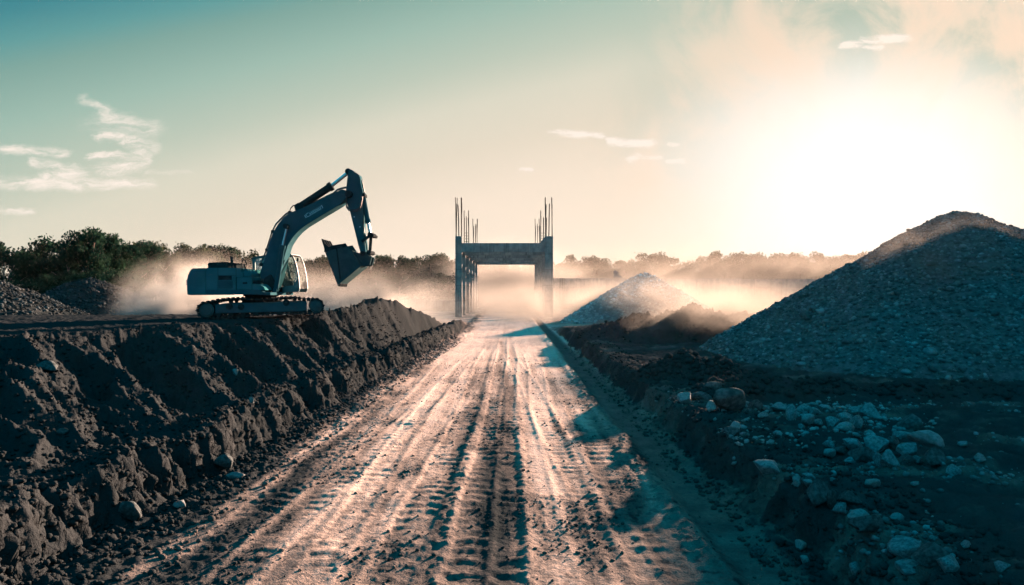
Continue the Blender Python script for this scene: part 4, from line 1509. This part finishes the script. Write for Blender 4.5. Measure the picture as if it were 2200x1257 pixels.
    ext(m, [(590, 290), (622, 290), (690, 575), (650, 575)], R3, CN + CW - 0.13, 0.03)
    m.build('door_bar', PAINTD, cab)
    m = new()
    m.tube([R3(752, 322, CN + 0.05), R3(775, 320, CN - 0.03), R3(782, 285, CN - 0.05)], 0.011)
    m.tube([R3(782, 300, CN - 0.05), R3(790, 245, CN - 0.05)], 0.035)
    m.build('cab_mirror', DARK, cab, smooth=True)

    # ---- boom
    BD, BW = 24.05, 0.56
    boom = new()
    bo = [(672, 985), (735, 998), (755, 930), (772, 880), (795, 780), (815, 705), (832, 650), (870, 592), (910, 547), (960, 507), (1100, 422), (1226, 347), (1258, 315), (1276, 278), (1272, 240),
          (1235, 232), (1195, 252), (1090, 308), (1000, 348), (890, 393), (845, 408), (800, 443), (757, 495), (720, 555), (690, 640), (665, 730), (642, 805), (618, 872), (640, 930)]
    ext(boom, rnd(bo, 14, 3), Z1, BD, BW)
    ob = boom.build('boom', PAINTD, root, bevel=0.018)
    m = new()
    c = Z1(1292, 270, BD)
    m.cyl(c + Vector((0, -0.12, 0)), c + Vector((0, BW + 0.12, 0)), 0.12, n=20)
    c = Z1(700, 985, BD)
    m.cyl(c + Vector((0, -0.2, 0)), c + Vector((0, BW + 0.2, 0)), 0.13, n=20)
    c = Z1(826, 512, BD)
    m.cyl(c + Vector((0, -0.2, 0)), c + Vector((0, BW + 0.2, 0)), 0.085, n=18)
    m.build('pivot_pin', DARK, ob, smooth=True)
    m = new()
    ext(m, rnd([(655, 900), (700, 870), (760, 985), (745, 1012), (640, 1012)], 8), Z1, BD - 0.14, 0.1)
    ext(m, rnd([(655, 900), (700, 870), (760, 985), (745, 1012), (640, 1012)], 8), Z1, BD + BW + 0.04, 0.1)
    m.build('boom_bracket', DARK, root)
    # lettering plate
    q = [R1(u, v, BD - 0.004) for u, v in ((785, 945), (1100, 758), (1125, 812), (815, 995))]
    m = new()
    ins = [(q[i] * 0.93 + (q[0] + q[1] + q[2] + q[3]) * 0.25 * 0.07) for i in range(4)]
    for i in range(4):
        j = (i + 1) % 4
        m.add([q[i], q[j], ins[j], ins[i]], [(0, 1, 2, 3)])
    plate = m.build('name_plate', DECAL, ob)
    cu = bpy.data.curves.new('lettering', 'FONT')
    cu.body = 'Castinar'
    cu.size = 0.32; cu.extrude = 0.002; cu.align_x = 'CENTER'; cu.align_y = 'CENTER'
    to = bpy.data.objects.new('lettering', cu); COL.objects.link(to)
    dg = bpy.context.evaluated_depsgraph_get()
    me = bpy.data.meshes.new_from_object(to.evaluated_get(dg))
    bpy.data.objects.remove(to)
    me.materials.clear(); me.materials.append(DECAL)
    lt = bpy.data.objects.new('lettering', me); COL.objects.link(lt); lt.parent = plate
    ctr = (q[0] + q[1] + q[2] + q[3]) * 0.25
    dirv = (q[1] - q[0]); angz = math.atan2(dirv.z, dirv.x)
    wd = max(v.co.x for v in me.vertices) - min(v.co.x for v in me.vertices)
    s = dirv.length * 0.86 / wd
    lt.scale = (s, s * 1.1, 1)
    lt.rotation_euler = (Matrix.Rotation(-angz, 4, 'Y') @ Matrix.Rotation(R(90), 4, 'X')).to_euler()
    lt.location = ctr - org + Vector((0, -0.004, 0))

    # ---- rams
    def ram(name, conv, p0, p1, p2, d, r0, r1, head=True):
        m = new()
        a, b, c = conv(*p0, d), conv(*p1, d), conv(*p2, d)
        m.cyl(a, b, r0, n=16)
        u = (b - a).normalized()
        m.cyl(b - u * 0.10, b + u * 0.035, r0 * 1.25, n=16)
        m.cyl(a - u * 0.02, a + u * 0.08, r0 * 1.15, n=16)
        m.cyl(a + Vector((0, -r0 * 1.3, 0)), a + Vector((0, r0 * 1.3, 0)), r0 * 0.9, n=14)
        br = m.build(name, DARK if name == 'arm_ram' else PAINTD, root, smooth=True)
        m = new()
        m.cyl(b, c, r1, n=14)
        m.build('ram_rod', CHROME, br, smooth=True)
        m = new()
        m.cyl(c + Vector((0, -r1 * 2.2, 0)), c + Vector((0, r1 * 2.2, 0)), r1 * 1.7, n=14)
        m.build('ram_eye', DARK, br, smooth=True)
    for d in (BD - 0.13, BD + BW + 0.13):
        ram('boom_ram', Z1, (742, 992), (792, 660), (824, 520), d, 0.085, 0.035)
    ram('arm_ram', R1, (690, 800), (1270, 420), (1590, 165), BD + BW / 2, 0.13, 0.065)
    ram('bucket_ram', Z1, (1394, 265), (1433, 480), (1452, 572), BD + BW / 2, 0.085, 0.05)
    m = new()
    ext(m, rnd([(610, 855), (625, 795), (660, 780), (720, 720), (770, 740), (770, 830)], 8), R1, BD + 0.1, 0.09)
    ext(m, rnd([(610, 855), (625, 795), (660, 780), (720, 720), (770, 740), (770, 830)], 8), R1, BD + BW - 0.19, 0.09)
    m.build('ram_bracket', DARK, ob)
    # ---- arm
    AD, AW = 24.10, 0.46
    m = new()
    ar = [(1578, 160), (1585, 125), (1605, 113), (1640, 122), (1765, 208), (1790, 270), (1800, 360), (1838, 520), (1815, 640), (1830, 760)]
    pts = [R1(u, v, AD) for u, v in ar]
    pts += [Z1(u, v, AD) for u, v in ((1398, 560), (1410, 640), (1416, 700), (1400, 720), (1378, 712), (1362, 660), (1340, 570), (1320, 490), (1296, 392), (1276, 345), (1268, 300), (1268, 235), (1280, 130))]
    m.prism(pts, [p + Vector((0, AW, 0)) for p in pts])
    arm = m.build('arm', PAINTD, root, bevel=0.018)
    m = new()
    ext(m, rnd([(1375, 255), (1408, 262), (1412, 285), (1385, 300)], 5), Z1, AD + 0.05, 0.36)
    m.build('ram_mount', DARK, arm)
    m = new()
    for u, v in ((1374, 515), (1330, 440)):
        c = Z1(u, v, AD)
        m.cyl(c + Vector((0, -0.012, 0)), c + Vector((0, 0.01, 0)), 0.022, n=10)
    m.build('grease_point', DECAL, arm)
    # links to the bucket
    def bar(m, conv, p, q, w, d, th):
        a = conv(*p, d); b = conv(*q, d)
        u = (b - a).normalized(); n = Vector((-u.z, 0, u.x)) * w
        pts = [a + n - u * w * 0.5, b + n + u * w * 0.5, b - n + u * w * 0.5, a - n - u * w * 0.5]
        m.prism(pts, [p_ + Vector((0, th, 0)) for p_ in pts])
    m = new()
    for d in (AD - 0.09, AD + AW + 0.02):
        m = new(); bar(m, Z1, (1390, 622), (1455, 574), 0.05, d, 0.06)
        m.build('guide_link', DARK, arm, bevel=0.01)
    m = new()
    for d in (AD - 0.02, AD + AW - 0.1):
        m = new(); bar(m, Z1, (1456, 574), (1446, 708), 0.05, d, 0.07)
        m.build('bucket_link', DARK, arm, bevel=0.01)
    m = new()
    for u, v, rr in ((1455, 574, 0.085), (1470, 580, 0.06), (1446, 708, 0.08), (1396, 715, 0.085)):
        c = Z1(u, v, AD)
        new().cyl(c + Vector((0, -0.14, 0)), c + Vector((0, AW + 0.12, 0)), rr, n=16).build('link_pin', DARK, arm, smooth=True)
    # ---- bucket
    KD, KW = 23.78, 1.10
    bk = bpy.data.objects.new('bucket', None)
    COL.objects.link(bk); bk.parent = root
    side = [(160, 540), (140, 470), (300, 395), (520, 358), (600, 478), (690, 600), (800, 765), (640, 900), (440, 1065), (383, 1130), (340, 1010)]
    for dy in (0, KW - 0.06):
        a = [R4(u, v, KD) + Vector((0, dy, 0)) for u, v in side]
        new().prism(a, [p + Vector((0, 0.06, 0)) for p in a]).build('side_plate', BUCKETM, bk, bevel=0.008)
    sh = [(600, 478), (690, 600), (800, 765), (640, 900), (440, 1065), (383, 1130), (340, 1010), (160, 540)]
    inn = [(588, 500), (672, 612), (778, 762), (628, 884), (440, 1036), (392, 1080), (362, 1000), (184, 534)]
    m = new()
    front = [R4(u, v, KD) + Vector((0, 0.058, 0)) for u, v in sh + inn[::-1]]
    n = len(sh)
    back = [p + Vector((0, KW - 0.116, 0)) for p in front]
    vs = front + back; N2 = 2 * n
    fs = []
    for i in range(n - 1):
        j = i + 1
        oi, oj, ii, ij = i, j, N2 - 1 - i, N2 - 1 - j
        fs += [(oi, oj, oj + N2, oi + N2), (ii, ij, ij + N2, ii + N2)]
    fs += [(0, N2 - 1, N2 - 1 + N2, N2), (n - 1, n, n + N2, n - 1 + N2)]
    m.add(vs, fs)
    m.build('bucket_shell', BUCKETM, bk)
    m = new()
    for off in (-0.016, KW - 0.01):
        for poly in ([(140, 520), (300, 470), (520, 420), (545, 400), (522, 358), (300, 393), (140, 470)], [(345, 395), (368, 392), (440, 990), (418, 1020)]):
            a = [R4(u, v, KD) + Vector((0, off, 0)) for u, v in poly]
            new().prism(a, [p + Vector((0, 0.025, 0)) for p in a]).build('wear_strip', DARK, bk, bevel=0.004)
    for k in range(4):
        y = 0.02 + k * (KW - 0.16) / 3
        m = new()
        a = [R4(u, v, KD) + Vector((0, y, 0)) for u, v in ((150, 520), (128, 430), (86, 300), (84, 284), (98, 274), (116, 286), (160, 370), (240, 430), (215, 500))]
        m.prism(a, [p + Vector((0, 0.10, 0)) for p in a])
        m.build('bucket_tooth', DARK, bk, bevel=0.012)
    for k in range(5):
        y = 0.08 + k * (KW - 0.24) / 4
        m = new()
        a = [R4(u, v, KD) + Vector((0, y, 0)) for u, v in ((392, 1080), (430, 1065), (425, 1128), (402, 1140))]
        m.prism(a, [p + Vector((0, 0.09, 0)) for p in a])
        m.build('heel_tooth', DARK, bk)
    m = new()
    for d in (0.26, 0.72):
        a = [R4(u, v, KD) + Vector((0, d, 0)) for u, v in ((600, 482), (780, 545), (850, 520), (930, 590), (965, 600), (930, 740), (880, 755), (800, 762), (690, 600))]
        new().prism(a, [p + Vector((0, 0.09, 0)) for p in a]).build('bucket_ear', BUCKETM, bk, bevel=0.012)
    # ---- hoses
    m = new()
    for k, dy in ((0, 0.12), (1, 0.28), (2, 0.44)):
        o = k * 6
        m.tube([Z1(u, v - o * 0.6, BD + dy) for u, v in ((625, 800), (655, 735), (668, 700), (700, 600), (712, 560), (742, 500), (775, 465), (815, 425), (850, 402))], 0.02, 6)
        m.tube([R1(u, v - o * 1.6, BD + dy) for u, v in ((800, 800), (960, 725), (1080, 670), (1200, 610), (1310, 560), (1380, 495), (1450, 470), (1535, 452), (1570, 500), (1590, 600))], 0.02, 6)
    m.tube([R1(u, v, BD + .3) for u, v in ((525, 880), (545, 810), (585, 770), (660, 760), (720, 740))], 0.022, 6)
    m.build('boom_hose', RUBBER, ob, smooth=True)
    m = new()
    for u, v in ((628, 798), (672, 690), (716, 552), (845, 408)):
        c = Z1(u, v, BD + 0.05)
        m.box((c.x - 0.05, c.y, c.z - 0.05), (c.x + 0.05, c.y + 0.46, c.z + 0.06))
    for u, v in ((800, 800), (975, 728), (1075, 680), (1205, 620), (1330, 545)):
        c = R1(u, v, BD + 0.05)
        m.box((c.x - 0.03, c.y, c.z - 0.06), (c.x + 0.03, c.y + 0.46, c.z + 0.03))
    m.build('hose_clamp', DARK, ob)
    m = new()
    for k, dy in enumerate((-0.05, -0.10)):
        m.tube([R1(u, v + 28 * k, AD + dy) for u, v in ((1545, 560), (1540, 680), (1545, 770), (1590, 830), (1660, 850), (1740, 835), (1790, 780), (1815, 690), (1830, 600))], 0.022, 6)
    m.tube([R1(u, v, AD + .2) for u, v in ((1790, 270), (1820, 320), (1845, 430), (1870, 540), (1862, 600))], 0.02, 6)
    m.tube([Z1(u, v, AD + .1) for u, v in ((1396, 440), (1400, 500), (1412, 590), (1413, 680))], 0.016, 6)
    m.build('arm_hose', RUBBER, arm, smooth=True)
    m = new()
    m.tube([Z1(u, v, BD - 0.02) for u, v in ((640, 905), (668, 925), (682, 955), (686, 985))], 0.022, 6)
    m.tube([Z1(u, v, BD - 0.02) for u, v in ((626, 900), (650, 925), (664, 960), (660, 990))], 0.022, 6)
    m.build('base_hose', RUBBER, root, smooth=True)


excavator()

# ------------------------------------------------------------------ dust and haze
UB = ico(3)


def dust(loc, rad, dens, nscale, lo=0.38, hi=0.68, col=(0.50, 0.42, 0.36), g=0.35):
    o = mesh_np('dust_cloud', UB[0], UB[1], mat_dust('dust', dens, col, g, nscale, lo, hi))
    o.location = loc; o.scale = rad
    return tag(o, kind='stuff')


DC = (0.105, 0.106, 0.096)
DB = (0.160, 0.163, 0.150)
DL = (0.38, 0.395, 0.37)
dust((-18.6, 41.0, 1.6), (5.8, 4.2, 4.0), 1.35, 0.55, 0.37, 0.60, DL)
dust((-12.5, 50.0, 1.0), (9.5, 8.0, 4.2), 0.36, 0.42, 0.36, 0.62, (0.27, 0.28, 0.26))
dust((-1.0, 122.0, 1.0), (19.0, 14.0, 13.0), 0.45, 0.20, 0.18, 0.62, (0.20, 0.205, 0.19))
dust((-0.5, 86.0, 0.6), (9.0, 28.0, 5.0), 0.10, 0.30, 0.28, 0.62, (0.22, 0.225, 0.21))
dust((4.5, 61.0, 1.0), (8.0, 9.0, 5.0), 0.20, 0.35, 0.38, 0.62, DB)
dust((20.0, 78.0, 0.0), (24.0, 17.0, 6.5), 0.24, 0.28, 0.32, 0.62, (0.125, 0.126, 0.114))
dust((11.0, 50.0, 1.4), (8.0, 5.0, 4.0), 0.42, 0.4, 0.32, 0.62, (0.14, 0.143, 0.132))
dust((8.2, 28.0, 1.3), (4.0, 2.4, 1.7), 1.3, 0.8, 0.34, 0.60, DC)
dust((12.0, 18.8, 3.7), (2.6, 1.8, 1.5), 0.35, 0.9, 0.42, 0.68, DC)
dust((48.0, 128.0, 0.0), (80.0, 20.0, 15.0), 0.34, 0.10, 0.20, 0.75, DC)
dust((-24.0, 90.0, 0.0), (36.0, 12.0, 8.5), 0.10, 0.14, 0.3, 0.70, DL)

m, t, out = mat_new('haze')
v = t.new('ShaderNodeVolumePrincipled')
v.inputs['Color'].default_value = (0.85, 0.80, 0.75, 1)
v.inputs['Density'].default_value = 0.000022
v.inputs['Anisotropy'].default_value = 0.45
t.link(v.outputs[0], out.inputs['Volume'])
hz = MB().box((-540, -540, -2.0), (540, 540, 16.0)).build('haze', m)
tag(hz, kind='stuff')
